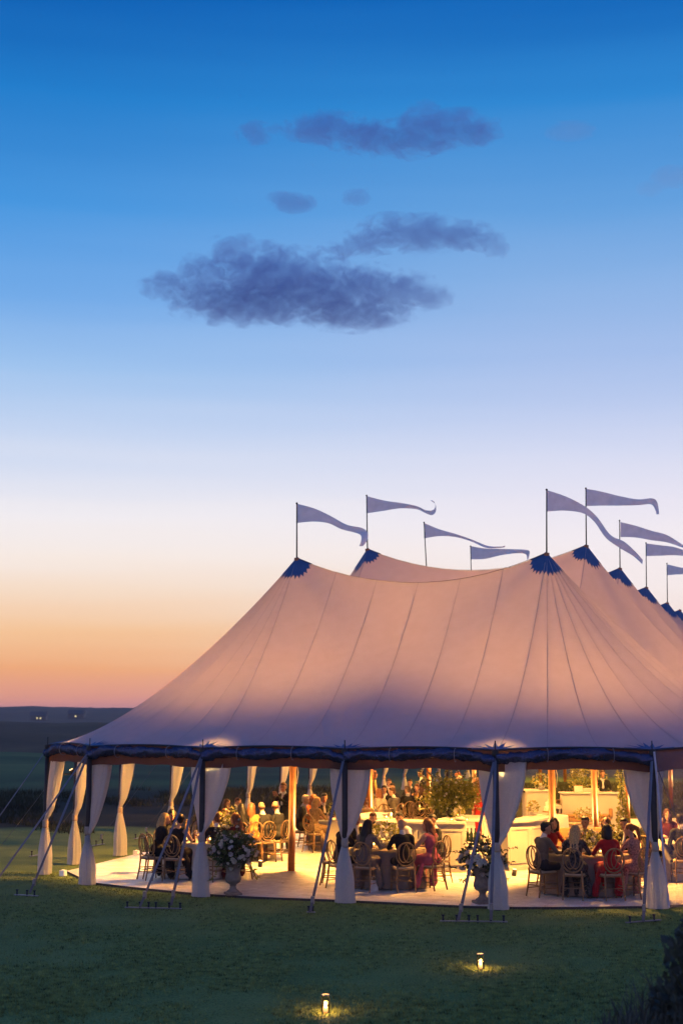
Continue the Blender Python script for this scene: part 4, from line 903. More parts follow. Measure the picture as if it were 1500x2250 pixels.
cloth('black', (.012, .012, .014)); cloth('charcoal', (.03, .03, .034)); cloth('navy', (.014, .018, .04)); cloth('grey', (.13, .115, .095)); cloth('lightgrey', (.24, .22, .20)); cloth('maroon', (.10, .018, .02)); cloth('pink', (.42, .10, .16)); cloth('red', (.38, .012, .015), sheen=.2)
cloth('sparkle', (.16, .13, .12), var=.7, scale=160, rough=.4); cloth('floral', (.40, .20, .17), var=.6, scale=34); cloth('leopard', (.36, .24, .12), var=.85, scale=60); cloth('darkfloral', (.05, .045, .045), var=1.2, scale=22); cloth('white', (.75, .72, .68)); cloth('cream', (.55, .46, .34)); cloth('sage', (.16, .18, .12)); cloth('gold', (.42, .26, .08)); cloth('orange', (.45, .12, .03))
for nm, c in (('blonde', (.52, .33, .13)), ('brown', (.09, .035, .015)), ('auburn', (.20, .07, .025)), ('black', (.010, .008, .007)), ('white', (.62, .52, .36)), ('greybrown', (.16, .10, .065))): mat('hair_'+nm, c, .5, var=.35, scale=40, spec=.5)
mat('shoe', (.015, .012, .012), .35); mat('eye_dark', (.02, .012, .01), .3); mat('lips', (.38, .10, .09), .5)
def hand(P, w_, d, side, tg=SK, curl=.03):
    w_ = Vector(w_); d = Vector(d).normalized(); s = d.cross(Vector((0, 0, 1))).normalized()*side; up = s.cross(d)*side
    if up.z < 0: up = -up
    pc = w_ + d*.05; P.append(('c', w_, .024, pc, .030, tg))
    for j, (o_, L) in enumerate(((-.027, .066), (-.009, .076), (.009, .072), (.026, .056))):
        b = pc + d*.025 + s*o_; k1 = b + d*L*.55 + s*o_*.25 + up*.004; k2 = k1 + d*L*.45 - up*curl; P.append(('c', b, .0105, k1, .0095, tg)); P.append(('c', k1, .0095, k2, .0075, tg))
    tb = w_ + d*.03 - s*.026; t1 = tb - s*.028 + d*.030; t2 = t1 + d*.030 - s*.004; P.append(('c', tb, .012, t1, .0105, tg)); P.append(('c', t1, .0105, t2, .008, tg))
def head_prims(hc, yaw, pitch, fem, hairy):
    Rm = Matrix.Rotation(R(yaw), 4, 'Z') @ Matrix.Rotation(R(-pitch), 4, 'X'); g = lambda x, y, z: tuple(Vector(hc) + Rm @ Vector((x, y, z)))
    k = .96 if fem else 1
    P = [('e', g(0, -.008, .02), (.078*k, .096*k, .100*k), SK, Rm), ('e', g(0, .022, -.045), (.058*k, .070*k, .075*k), SK, Rm), ('e', g(0, .072, -.092), (.028*k, .026, .024), SK, Rm),
         ('c', g(0, .088, .008), .009, g(0, .108, -.028), .013, SK), ('e', g(0, .088, -.062), (.026, .010, .008), LIP, Rm)]
    for s in (-1, 1):
        P += [('e', g(s*.078*k, -.004, -.012), (.012, .022, .032), SK, Rm), ('e', g(s*.031, .080, .010), (.010, .010, .006), DK, Rm)]
        if not fem and hairy: P.append(('e', g(s*.045, .040, -.075), (.022, .034, .03), DK, Rm))
    if not fem and hairy: P.append(('e', g(0, .068, -.098), (.036, .032, .026), DK, Rm))
    return P, g, Rm
def hair_prims(g, Rm, style):
    P = [('e', g(0, -.022, .036), (.086, .098, .096), 0, Rm)]
    if style == 'short': P = [('e', g(0, -.024, .042), (.085, .094, .086), 0, Rm), ('e', g(0, .028, .088), (.062, .058, .040), 0, Rm), ('e', g(0, -.05, -.02), (.072, .056, .07), 0, Rm)]
    elif style == 'fringe': P = [('e', g(s*.062, -.03, -.012), (.024, .06, .038), 0, Rm) for s in (-1, 1)] + [('e', g(0, -.075, -.015), (.06, .03, .04), 0, Rm)]
    elif style == 'long':
        P += [('c', g(0, -.05, .0), .088, g(0, -.085, -.16), .088, 0), ('c', g(-.045, -.075, -.12), .062, g(-.05, -.125, -.36), .038, 0), ('c', g(.045, -.075, -.12), .062, g(.05, -.125, -.36), .040, 0), ('c', g(0, -.085, -.14), .07, g(0, -.13, -.40), .036, 0)]
        P += [('c', g(s*.072, .0, .03), .030, g(s*.085, -.01, -.16), .03, 0) for s in (-1, 1)]
    elif style == 'bob': P += [('c', g(0, -.045, .0), .09, g(0, -.06, -.12), .085, 0)] + [('c', g(s*.07, .0, .03), .034, g(s*.075, .005, -.12), .036, 0) for s in (-1, 1)]
    elif style == 'updo': P += [('e', g(0, -.11, .03), (.055, .05, .052), 0, Rm), ('e', g(0, -.06, -.035), (.062, .045, .05), 0, Rm)]
    elif style == 'pony': P += [('c', g(0, -.10, .06), .034, g(0, -.16, .0), .046, 0), ('c', g(0, -.16, .0), .046, g(0, -.17, -.22), .02, 0)]
    elif style == 'wavy': P += [('c', g(0, -.04, .01), .098, g(0, -.07, -.10), .098, 0), ('c', g(-.05, -.06, -.1), .07, g(-.06, -.09, -.26), .04, 0), ('c', g(.05, -.06, -.1), .07, g(.06, -.09, -.26), .04, 0)]
    return P
def hair_mesh(P, name, mm):
    me = remesh(P, .014, 2, 'hair'); me.materials.clear(); me.materials.append(mm)
    n = len(me.vertices); co_ = np.empty(n*3); me.vertices.foreach_get('co', co_); co_ = co_.reshape(-1, 3)
    r_ = np.random.default_rng(abs(hash(name)) % 999); a = np.arctan2(co_[:, 0], co_[:, 1]+.1); co_ += (np.sin(a*23+r_.uniform(0, 6))*.004)[:, None]*np.stack([np.sin(a), np.cos(a), a*0], -1); me.vertices.foreach_set('co', co_.ravel()); me.polygons.foreach_set('material_index', np.zeros(len(me.polygons), int)); me.update(); return me
VAR = {}
def seated(kind, lean, yaw, arms, style, pitch=8, beard=False):
    key = (kind, lean, yaw, arms, style, pitch, beard)
    if key in VAR: return VAR[key]
    fem = kind[0] == 'w'; sl = kind == 'w0'; k = .92 if fem else 1.0; P = []; hl = lean
    P += [('c', (-.085, -.03, .60), .120 if fem else .115, (.085, -.03, .60), .120 if fem else .115, BT if not fem else TP), ('c', (0, -.03, .62), .135*k, (0, hl*.35-.02, .78), .118*k if fem else .138, TP),
          ('e', (0, hl*.65-.01, .93), (.165*k, .118*k, .19), TP, None), ('c', (-.145*k, hl-.01, 1.055), .066*k, (.145*k, hl-.01, 1.055), .066*k, TP), ('e', (0, hl-.03, 1.0), (.16*k, .09*k, .11), TP, None)]
    hc = (0, hl+.075, 1.285 if not fem else 1.262)
    P += [('c', (0, hl+.0, 1.07), .056*k, (0, hl+.045, 1.20), .050*k, SK)]
    if not fem: P += [('c', (0, hl+.002, 1.105), .064, (0, hl+.018, 1.14), .061, SHIRT), ('c', (0, hl+.105*k, .90), .03, (0, hl+.055, 1.08), .028, SHIRT)]
    if sl: P += [('e', (0, hl-.01, 1.075), (.13, .075, .055), SK, None)]
    hp, g, Rm = head_prims(hc, yaw, pitch, fem, beard); P += hp
    for s in (-1, 1):
        sh = (s*.185*k, hl-.01, 1.035)
        if arms == 'table' or (arms == 'one' and s > 0): el, wr = (s*.255, hl+.13, .835), (s*.13, hl+.36, .815)
        elif arms == 'face': el, wr = (s*.20, hl+.27, .835), (s*.06, hl+.22, 1.02)
        else: el, wr = (s*.245, hl+.03, .77), (s*.11, hl+.22, .68)
        ta = SK if sl else TP; P += [('c', sh, .058*k, el, .043*k, ta), ('c', el, .043*k, wr, .028*k, ta)]
        hand(P, wr, Vector((-s*.35, .9, -.05)) if arms != 'face' else Vector((-s*.2, -.1, 1)), s)
        kn = (s*.125, .40, .555); P += [('c', (s*.085, -.01, .575), .098, kn, .068, BT), ('c', kn, .066, (s*.115, .40, .12), .042, BT if not fem else SK), ('c', (s*.115, .385, .055), .038, (s*.125, .52, .038), .030, SH)]
    me = remesh(P, .0135, 2, 'person')
    hm = hair_mesh(hair_prims(g, Rm, style), style+str(yaw), MATS['hair_brown']) if style != 'bald' else None
    gm = None
    if fem:
        Q = [('c', (-.07, -.04, .585), .145, (-.10, .38, .555), .105, 0), ('c', (.07, -.04, .585), .145, (.10, .38, .555), .105, 0), ('c', (-.09, .36, .53), .115, (-.14, .42, .10), .12, 0), ('c', (.09, .36, .53), .115, (.14, .42, .10), .12, 0), ('c', (0, .36, .5), .12, (0, .40, .10), .15, 0), ('c', (0, -.03, .62), .138, (0, -.02, .74), .115, 0)]
        for s in (-1, 1): Q.append(('c', (s*.19, .05, .50), .05, (s*.235, .16, .12), .075, 0))
        gm = remesh(Q, .02, 3, 'gown'); n = len(gm.vertices); c_ = np.empty(n*3); gm.vertices.foreach_get('co', c_); c_ = c_.reshape(-1, 3); c_[:, 2] = np.where(c_[:, 2] < .06, .012+.3*np.clip(c_[:, 2]+.03, 0, .1), c_[:, 2])
        a = np.arctan2(c_[:, 0], c_[:, 1]-.25); f = np.clip((.55-c_[:, 2])/.5, 0, 1)*.022; c_[:, 0] += np.sin(a*16)*f*np.sin(a); c_[:, 1] += np.sin(a*16)*f*np.cos(a); gm.vertices.foreach_set('co', c_.ravel()); gm.polygons.foreach_set('material_index', np.zeros(len(gm.polygons), int)); gm.materials.clear(); gm.materials.append(MATS['cloth_black'])
    VAR[key] = (me, hm, gm); return VAR[key]
def dress(o, skin, top, bot, hair, gown_m):
    ms = [MATS['skin_'+skin], MATS['cloth_'+top], MATS['cloth_'+bot], MATS['shoe'], MATS['cloth_white'], MATS['eye_dark'], MATS['lips']]
    for s, m in zip(o.material_slots, ms): s.link = 'OBJECT'; s.material = m
def person(p, rz, meshes, label, skin, top, bot, hair, group=None):
    me, hm, gm = meshes; o = link(bpy.data.objects.new('person', me)); o.location = p; o.rotation_euler = (0, 0, rz); tag(o, label, 'person', group); dress(o, skin, top, bot, hair, None)
    if hm is not None:
        h = link(bpy.data.objects.new('hair', hm), o); h.material_slots[0].link = 'OBJECT'; h.material_slots[0].material = MATS['hair_'+hair]
    if gm is not None:
        h = link(bpy.data.objects.new('gown', gm), o); h.material_slots[0].link = 'OBJECT'; h.material_slots[0].material = MATS['cloth_'+bot]
    return o
def seat_at(tk, px, far, extra=.29):
    c, r_ = TAB[tk]; best = None
    for d in range(-90, 91, 1):
        a = R(d if not far else 180-d); q = c + Vector(((r_+extra)*math.sin(a), -(r_+extra)*math.cos(a), 0)); e = abs(750+F*q.x/q.y - px)
        if best is None or e < best[0]: best = (e, q)
    q = best[1]; d = c-q; return q, math.atan2(d.y, d.x)-math.pi/2
GR = {'A': 'chairs round the corner table', 'B': 'chairs round the table by the clapping man', 'C': 'chairs round the table of the white haired man', 'D': 'chairs behind the bar', 'D2': 'chairs behind the bar', 'E': 'chairs round the middle table', 'F': 'chairs round the taupe table', 'G': 'chairs behind the clear sidewall', 'H': 'chairs behind the bar'}
# table, pixel, far side?, kind, lean, head turn, arms, hair style, skin, top, bottom, hair colour, label
PPL = [
 ('A', 358, 0, 'w', .08, -40, 'lap', 'long', 'light', 'black', 'black', 'blonde', 'long haired blonde woman in black leaning over at the corner table'),
 ('A', 398, 0, 'w0', .04, 35, 'table', 'updo', 'light', 'black', 'black', 'black', 'dark haired woman with bare shoulders at the corner table'),
 ('A', 486, 0, 'm', .08, 20, 'table', 'short', 'mid', 'black', 'black', 'brown', 'man in black seen from behind between drape and urn flowers'),
 ('A', 528, 0, 'w', .04, 30, 'lap', 'long', 'light', 'maroon', 'maroon', 'auburn', 'woman in maroon with brown hair above the urn flowers'),
 ('A', 376, 1, 'w', .06, -30, 'table', 'bob', 'mid', 'charcoal', 'charcoal', 'black', 'dark haired guest leaning in behind the blonde woman'),
 ('A', 455, 1, 'm', .04, 0, 'table', 'short', 'light', 'lightgrey', 'grey', 'greybrown', 'guest in light grey behind the parted drape'),
 ('A', 505, 1, 'w', .03, 20, 'table', 'long', 'mid', 'navy', 'navy', 'brown', 'woman in navy facing out behind the urn flowers'),
 ('B', 438, 0, 'm', .05, -20, 'table', 'short', 'mid', 'black', 'black', 'greybrown', 'man in black suit with close cropped hair left of the drape'),
 ('B', 535, 0, 'w', .03, 35, 'lap', 'long', 'mid', 'black', 'black', 'black', 'black haired woman with her back turned, next to the man in a dark suit'),
 ('B', 560, 0, 'w', .06, -35, 'table', 'long', 'light', 'gold', 'gold', 'auburn', 'woman with very long wavy brown hair'),
 ('B', 584, 0, 'm', .06, -35, 'table', 'fringe', 'mid', 'charcoal', 'black', 'greybrown', 'grey haired balding man in dark suit on an oval backed chair'),
 ('B', 614, 0, 'm', .02, -35, 'lap', 'fringe', 'light', 'charcoal', 'charcoal', 'brown', 'bald man in suit in front of the clapping man'),
 ('B', 528, 1, 'm', .05, 20, 'table', 'short', 'light', 'charcoal', 'black', 'brown', 'dark haired man facing out across the table by the drape'),
 ('B', 500, 1, 'w', .03, 20, 'table', 'bob', 'light', 'maroon', 'maroon', 'brown', 'woman with short brown hair facing out over white flowers'),
 ('C', 664, 0, 'm', .04, -20, 'lap', 'short', 'light', 'black', 'black', 'white', 'white haired man in black suit just right of the wooden pole'),
 ('C', 692, 0, 'w', .03, -35, 'table', 'wavy', 'light', 'leopard', 'leopard', 'blonde', 'blonde woman in speckled dress beside the white haired man'),
 ('C', 682, 1, 'w', .06, 20, 'table', 'bob', 'mid', 'orange', 'orange', 'auburn', 'red brown haired guest beyond the white haired man'),
 ('C', 706, 1, 'm', .08, -35, 'table', 'short', 'mid', 'black', 'black', 'black', 'dark haired man in tuxedo looking down at the table'),
 ('C', 735, 1, 'm', .06, 20, 'table', 'short', 'light', 'black', 'black', 'brown', 'man in black seated next to the man in tuxedo'),
 ('C', 806, 0, 'w0', .03, -35, 'table', 'updo', 'light', 'gold', 'gold', 'auburn', 'guest in gold by the pole beyond the middle drape'),
 ('D', 833, 0, 'w', .04, 35, 'lap', 'bob', 'light', 'cream', 'cream', 'auburn', 'woman with chin length brown hair beyond the bar candles'),
 ('D', 866, 0, 'm', .05, 35, 'table', 'short', 'light', 'grey', 'grey', 'brown', 'man in grey suit bending forward beyond the bar'),
 ('D', 846, 1, 'm', .05, 35, 'table', 'short', 'mid', 'black', 'black', 'black', 'black haired man in navy beyond the bar candles'),
 ('D', 770, 1, 'w', .05, 0, 'table', 'long', 'mid', 'maroon', 'maroon', 'brown', 'woman in maroon beyond the middle drape'),
 ('D2', 893, 0, 'm', .02, 35, 'lap', 'short', 'light', 'black', 'black', 'greybrown', 'man in black turned sideways before a pale drape beyond the bar'),
 ('D2', 928, 0, 'w', .02, -35, 'lap', 'wavy', 'mid', 'black', 'black', 'brown', 'woman in black with brown hair next to the big bar flowers'),
 ('D2', 858, 1, 'm', .05, -35, 'table', 'short', 'light', 'navy', 'navy', 'black', 'man in navy facing the row of men beyond the bar'),
 ('D2', 915, 1, 'w0', .02, 20, 'table', 'updo', 'light', 'gold', 'gold', 'brown', 'woman with pinned up hair and bare shoulders beyond the bar'),
 ('H', 900, 1, 'm', .03, 20, 'table', 'short', 'mid', 'charcoal', 'black', 'black', 'man at the farthest table, half hidden'),
 ('H', 850, 1, 'm', .03, -20, 'table', 'short', 'light', 'black', 'black', 'brown', 'second man at the farthest table, half hidden'),
 ('E', 750, 0, 'm', .05, -20, 'table', 'short', 'mid', 'black', 'black', 'black', 'man in black half hidden by the middle drape'),
 ('E', 802, 0, 'w', .03, -20, 'table', 'long', 'mid', 'sparkle', 'sparkle', 'black', 'black haired woman in glittering grey gown'),
 ('E', 882, 0, 'm', .03, 0, 'table', 'bald', 'light', 'black', 'black', 'brown', 'bald man in black jacket seen squarely from behind'),
 ('E', 941, 0, 'w0', .03, 35, 'table', 'long', 'light', 'pink', 'pink', 'auburn', 'woman in pink gown with long brown hair'),
 ('E', 778, 1, 'm', .04, -20, 'table', 'fringe', 'light', 'black', 'black', 'greybrown', 'man in black suit facing out beside the middle drape'),
 ('E', 815, 1, 'm', .04, -30, 'table', 'short', 'light', 'white', 'black', 'brown', 'bearded man in white shirt facing the flower mound', ),
 ('E', 876, 1, 'm', .04, 0, 'table', 'short', 'mid', 'white', 'black', 'black', 'man in white shirt hidden behind the bald man'),
 ('E', 955, 1, 'm', .04, 35, 'table', 'short', 'mid', 'charcoal', 'charcoal', 'black', 'man in charcoal jacket behind the woman in pink'),
 ('F', 1180, 0, 'm', .03, -20, 'table', 'short', 'mid', 'grey', 'charcoal', 'black', 'man in grey tweed jacket on the end chair'),
 ('F', 1249, 0, 'w', .04, 0, 'table', 'long', 'light', 'darkfloral', 'darkfloral', 'blonde', 'long haired blonde woman in dark floral dress'),
 ('F', 1323, 0, 'w', .04, 0, 'table', 'bob', 'mid', 'red', 'red', 'black', 'woman in red dress with straight black hair'),
 ('F', 1379, 0, 'w', .05, 35, 'table', 'pony', 'light', 'floral', 'floral', 'auburn', 'woman in pale floral gown with a ponytail'),
 ('F', 1200, 1, 'w', .03, -35, 'table', 'bob', 'mid', 'red', 'red', 'black', 'dark haired woman in profile beside the grey tweed man'),
 ('F', 1272, 1, 'm', .07, -20, 'face', 'short', 'mid', 'navy', 'navy', 'black', 'man in navy facing out and drinking'),
 ('F', 1322, 1, 'w', .02, 0, 'table', 'long', 'light', 'black', 'black', 'brown', 'brown haired woman facing out behind the woman in red'),
 ('F', 1366, 1, 'm', .05, 35, 'table', 'short', 'mid', 'black', 'black', 'black', 'man in tuxedo jacket leaning towards the woman in floral'),
 ('G', 1408, 0, 'm', .05, -20, 'table', 'short', 'mid', 'black', 'black', 'black', 'large man in black beside the clear plastic sidewall'),
 ('G', 1480, 0, 'm', .02, 0, 'lap', 'short', 'mid', 'charcoal', 'charcoal', 'black', 'man seen dimly from behind through the clear plastic sidewall'),
 ('G', 1450, 1, 'w', .02, 0, 'table', 'long', 'light', 'maroon', 'maroon', 'brown', 'woman facing out through the clear plastic sidewall'),
]
for (tk, px, far, kind, lean, yaw, arms, style, skin, top, bot, hair, lab) in PPL:
    q, rz = seat_at(tk, px, far); j = random.uniform(-.08, .08)
    person(q, rz+j, seated(kind, lean, yaw, arms, style, beard='bearded' in lab), lab, skin, top, bot, hair)
    chair(q, rz+j*.5, 'oval backed chair of the ' + lab.split(' facing')[0].split(' leaning')[0] if len(lab.split()) < 9 else 'oval backed chair under the ' + ' '.join(lab.split()[:9]), GR[tk])
# empty chairs
for tk, px, far, lab in [('A', 345, 0, 'empty oval backed chair at the outer end of the corner table'), ('B', 575, 1, 'empty chair on the far side of the table by the clapping man'), ('D', 885, 0, 'empty gilt looking oval chair beyond the bar'), ('D2', 910, 0, 'empty oval chair between two guests beyond the bar'), ('E', 733, 1, 'empty oval backed chair beside the middle drape')]:
    q, rz = seat_at(tk, px, far, .40 if far == 0 else .3); chair(q, rz, lab, GR[tk])
# standing figures
def standing(fem, arms, yaw, style, pitch=4, beard=False):
    k = .92 if fem else 1; P = []; h0 = .0
    P += [('c', (-.075, 0, .95), .105, (.075, 0, .95), .105, BT if not fem else TP), ('c', (0, 0, .98), .128*k, (0, 0, 1.15), .12*k, TP), ('e', (0, 0, 1.28), (.17*k, .115*k, .19), TP, None), ('c', (-.15*k, -.01, 1.42), .066*k, (.15*k, -.01, 1.42), .066*k, TP), ('c', (0, 0, 1.44), .055*k, (0, .03, 1.56), .05*k, SK)]
    if not fem: P += [('c', (0, .0, 1.475), .064, (0, .012, 1.505), .061, SHIRT), ('c', (0, .105, 1.22), .034, (0, .06, 1.45), .030, SHIRT)]
    hp, g, Rm = head_prims((0, .045, 1.645), yaw, pitch, fem, beard); P += hp
    for s in (-1, 1):
        sh = (s*.19*k, -.01, 1.40)
        if arms == 'clap': el, wr, d = (s*.25, .16, 1.22), (s*.055, .34, 1.42), Vector((-s*.12, .25, .9))
        elif arms == 'bar': el, wr, d = (s*.27, .10, 1.15), (s*.20, .34, 1.12), Vector((-s*.2, .9, -.1))
        else: el, wr, d = (s*.25, .0, 1.12), (s*.24, .06, .88), Vector((0, .1, -1))
        P += [('c', sh, .058*k, el, .045*k, TP), ('c', el, .045*k, wr, .03*k, TP)]; hand(P, wr, d, s)
        P += [('c', (s*.085, 0, .92), .098, (s*.10, .01, .50), .068, BT), ('c', (s*.10, .01, .50), .066, (s*.10, -.02, .10), .043, BT), ('c', (s*.10, -.03, .05), .042, (s*.115, .13, .036), .033, SH)]
    me = remesh(P, .014, 2, 'person'); return me, hair_mesh(hair_prims(g, Rm, style), style, MATS['hair_brown']), None
p = G(624, 1872, FZ); person(p, math.pi*.5 + .9, standing(False, 'clap', 20, 'short'), 'standing man in black tuxedo with raised hands beside the wooden pole', 'mid', 'black', 'black', 'brown')
bp_ = b2.location + Vector((.50, .95, 0)); person(bp_, math.pi, standing(False, 'bar', 0, 'short'), 'bartender in black shirt standing behind the straight white bar', 'mid', 'black', 'black', 'brown')
p = AT(819, 1724, 46.5); person(Vector((p.x, p.y, FZ)), -1.2, standing(True, 'down', 0, 'bob'), 'standing woman with brown hair right behind the second wooden pole', 'light', 'gold', 'gold', 'auburn')
p = AT(927, 1724, 47); person(Vector((p.x, p.y, FZ)), 1.9, standing(False, 'down', 0, 'short'), 'standing man behind the wooden pole next to the big bar flowers', 'mid', 'charcoal', 'charcoal', 'black')
p = AT(1006, 1716, 45); person(Vector((p.x, p.y, FZ)), -2.6, standing(True, 'down', 20, 'updo'), 'standing guest in white rising above the big bar flowers', 'light', 'white', 'white', 'auburn')
p = AT(1052, 1742, 40.5); person(Vector((p.x, p.y, FZ)), .9, standing(True, 'down', -20, 'bob'), 'standing woman in red half hidden by the glowing drape', 'light', 'red', 'red', 'brown')
p = AT(1176, 1727, 46.0); person(Vector((5.95-.5, 46.0, FZ)), -1.4, standing(False, 'bar', 0, 'short'), 'dark haired person standing at the white piano', 'mid', 'charcoal', 'charcoal', 'black')
# ------------------------------------------------------------------ flowers
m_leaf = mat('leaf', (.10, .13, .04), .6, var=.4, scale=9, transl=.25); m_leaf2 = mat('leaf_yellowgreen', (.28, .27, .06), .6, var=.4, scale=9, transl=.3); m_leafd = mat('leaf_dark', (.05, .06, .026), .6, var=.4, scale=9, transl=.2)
m_bloomw = mat('bloom_white', (.70, .66, .55), .7, var=.12, transl=.25); m_bloomp = mat('bloom_mauve', (.60, .54, .52), .7, var=.15, transl=.2); m_bloomy = mat('bloom_yellow', (.62, .52, .18), .7, var=.2, transl=.25); m_stone = mat('cast_stone', (.24, .195, .15), .85, var=.2, scale=14, bump=.3)
m_stem = mat('stem', (.05, .06, .02), .7)
def bloom_mesh(m, seed, layers=((7, .5, .15), (6, .36, .35), (5, .2, .5))):
    r_ = random.Random(seed); V = []; Fc = []
    for n, rad, h in layers:
        o = r_.uniform(0, 6)
        for k in range(n):
            a = o + 2*math.pi*k/n; w_ = math.pi/n*1.25; i = len(V)
            V += [(0, 0, h*.2), (rad*.75*math.cos(a-w_), rad*.75*math.sin(a-w_), h*.8), (rad*1.05*math.cos(a), rad*1.05*math.sin(a), h+.12), (rad*.75*math.cos(a+w_), rad*.75*math.sin(a+w_), h*.8)]; Fc += [(i, i+1, i+2, i+3)]
    me = mesh_from(V, Fc, 'bloom', True); me.materials.append(m); return me
BL = {c: [bloom_mesh(m, s) for s in range(3)] for c, m in (('w', m_bloomw), ('p', m_bloomp), ('y', m_bloomy))}
def leaves(name, n, fn, size, m, seed, parent):
    r_ = random.Random(seed); V = []; Fc = []
    for _ in range(n):
        p, d = fn(r_); d = Vector(d); d = (d.normalized() if d.length > 1e-6 else Vector((0, 0, 1))) + Vector((r_.gauss(0, .5), r_.gauss(0, .5), r_.gauss(0, .5))); d.normalize()
        s = d.orthogonal(); s.rotate(Matrix.Rotation(r_.uniform(0, 6.28), 3, d)); L = size*r_.uniform(.6, 1.3); w_ = L*.28; p = Vector(p); i = len(V); nrm = d.cross(s)
        V += [p, p+d*L*.5+s*w_+nrm*L*.06, p+d*L, p+d*L*.5-s*w_+nrm*L*.06]; Fc += [(i, i+1, i+2), (i, i+2, i+3)]
    me = mesh_from(V, Fc, name); me.materials.append(m); o = link(bpy.data.objects.new(name, me), parent); o['kind'] = 'stuff'; return o
def sphere_fn(c, r3, shell=.35, up=0):
    def fn(r_):
        while True:
            v = Vector((r_.uniform(-1, 1), r_.uniform(-1, 1), r_.uniform(-1, 1)))
            if shell < v.length < 1: break
        return (c[0]+v.x*r3[0], c[1]+v.y*r3[1], c[2]+v.z*r3[2]), (v.x, v.y, v.z+up)
    return fn
def blooms(parent, n, fn, size, kinds, seed):
    r_ = random.Random(seed)
    for _ in range(n):
        p, d = fn(r_); o = link(bpy.data.objects.new('bloom', r_.choice(BL[r_.choice(kinds)])), parent); o.location = p; s = size*r_.uniform(.7, 1.25); o.scale = (s, s, s); o.rotation_mode = 'QUATERNION'; o.rotation_quaternion = Vector((0, 0, 1)).rotation_difference(Vector(d).normalized())
def sprigs(name, lst, parent, m, seed, leaf=.05, per=16, flower=None):
    r_ = random.Random(seed)
    for a, b, dr in lst:
        a, b = Vector(a), Vector(b); pts = [a.lerp(b, t) + Vector((0, 0, dr*math.sin(t*math.pi)*.5 - dr*t*t*.5)) for t in [k/6 for k in range(7)]]; mb = MB().tube(pts, [.006]*3+[.004]*4, 5)
        for _ in range(per):
            t = r_.uniform(.25, 1); i = min(5, int(t*6)); p = pts[i].lerp(pts[i+1], t*6-i); d = Vector((r_.gauss(0, 1), r_.gauss(0, 1), r_.gauss(0, 1))).normalized(); s = d.orthogonal().normalized(); L = leaf*r_.uniform(.6, 1.2)
            mb.add([p, p+d*L*.5+s*L*.3, p+d*L, p+d*L*.5-s*L*.3], [(0, 1, 2), (0, 2, 3)])
        o = mb.build(name, m, parent)
        if flower:
            for _ in range(flower[0]):
                t = r_.uniform(.35, 1); i = min(5, int(t*6)); p = pts[i].lerp(pts[i+1], t*6-i) + Vector((r_.gauss(0, .02), r_.gauss(0, .02), r_.gauss(0, .02))); q = link(bpy.data.objects.new('bloom', r_.choice(BL[flower[1]])), parent); q.location = p; s = flower[2]*r_.uniform(.7, 1.2); q.scale = (s, s, s); q.rotation_euler = (r_.uniform(-1, 1), r_.uniform(-1, 1), 0)
def urn(p, label, h=.62):
    o = thing('stone_urn', p, .3, label, 'urn'); k = h/.62
    MB().box((-.15*k, -.15*k, 0), (.15*k, .15*k, .05*k), .008).build('plinth', m_stone, o)
    MB().lathe([(a*k, b_*k) for a, b_ in [(.12, .05), (.125, .07), (.07, .11), (.055, .16), (.07, .20), (.135, .24), (.16, .30), (.15, .36), (.135, .42), (.145, .50), (.175, .57), (.20, .60), (.205, .62), (.17, .615), (.12, .56)]], 26).build('bowl', m_stone, o, True); return o
u1 = G(512, 1966, FZ); urn(u1, 'cast stone urn on the floor edge by the first drape')
f1 = thing('flower_arrangement', u1 + Vector((0, 0, .60)), 0, 'large loose bouquet of pale mauve roses in the first urn', 'flowers')
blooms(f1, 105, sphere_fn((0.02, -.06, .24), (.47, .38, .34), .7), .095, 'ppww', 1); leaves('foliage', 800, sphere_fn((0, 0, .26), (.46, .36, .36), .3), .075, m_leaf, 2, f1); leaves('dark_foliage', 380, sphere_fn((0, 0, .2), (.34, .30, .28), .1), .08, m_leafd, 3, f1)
sprigs('sprig', [((-.1, 0, .3), (-.38, -.05, .72), .1), ((0, 0, .3), (.12, 0, .85), 0), ((.1, 0, .3), (.42, 0, .62), .1), ((.05, 0, .3), (.3, .05, .78), 0), ((-.05, 0, .3), (-.15, 0, .8), 0)], f1, m_leaf, 4, .045, 18, (7, 'w', .05))
sprigs('trailing_sprig', [((-.25, -.1, .15), (-.46, -.12, -.42), -.2), ((.3, -.1, .15), (.52, -.1, -.38), -.25), ((.28, 0, .15), (.44, -.1, -.2), -.2)], f1, m_leaf2, 5, .055, 26)
u2 = G(1060, 1985, FZ); urn(u2, 'cast stone urn beside the glowing yellow drape', .66)
f2 = thing('flower_arrangement', u2 + Vector((0, 0, .62)), 0, 'dark branching bouquet with mauve and cream roses in the second urn', 'flowers')
blooms(f2, 64, sphere_fn((0, -.08, .14), (.42, .32, .25), .86), .12, 'pwwwy', 6); leaves('foliage', 480, sphere_fn((0, 0, .22), (.44, .34, .36), .3), .07, m_leafd, 7, f2); leaves('green_foliage', 300, sphere_fn((0, 0, .2), (.38, .3, .3), .3), .07, m_leaf, 8, f2)
sprigs('branch', [((-.1, 0, .2), (-.62, -.05, .34), .05), ((-.15, 0, .1), (-.68, -.1, .02), -.12), ((0, 0, .3), (-.28, 0, .68), 0), ((.1, 0, .2), (.66, 0, .42), .05), ((.15, 0, .2), (.6, -.1, .1), -.1), ((.05, 0, .3), (.25, 0, .72), 0), ((-.2, 0, .1), (-.42, -.1, -.30), -.2), ((.25, 0, .1), (.50, -.1, -.25), -.2)], f2, m_leafd, 9, .05, 24)
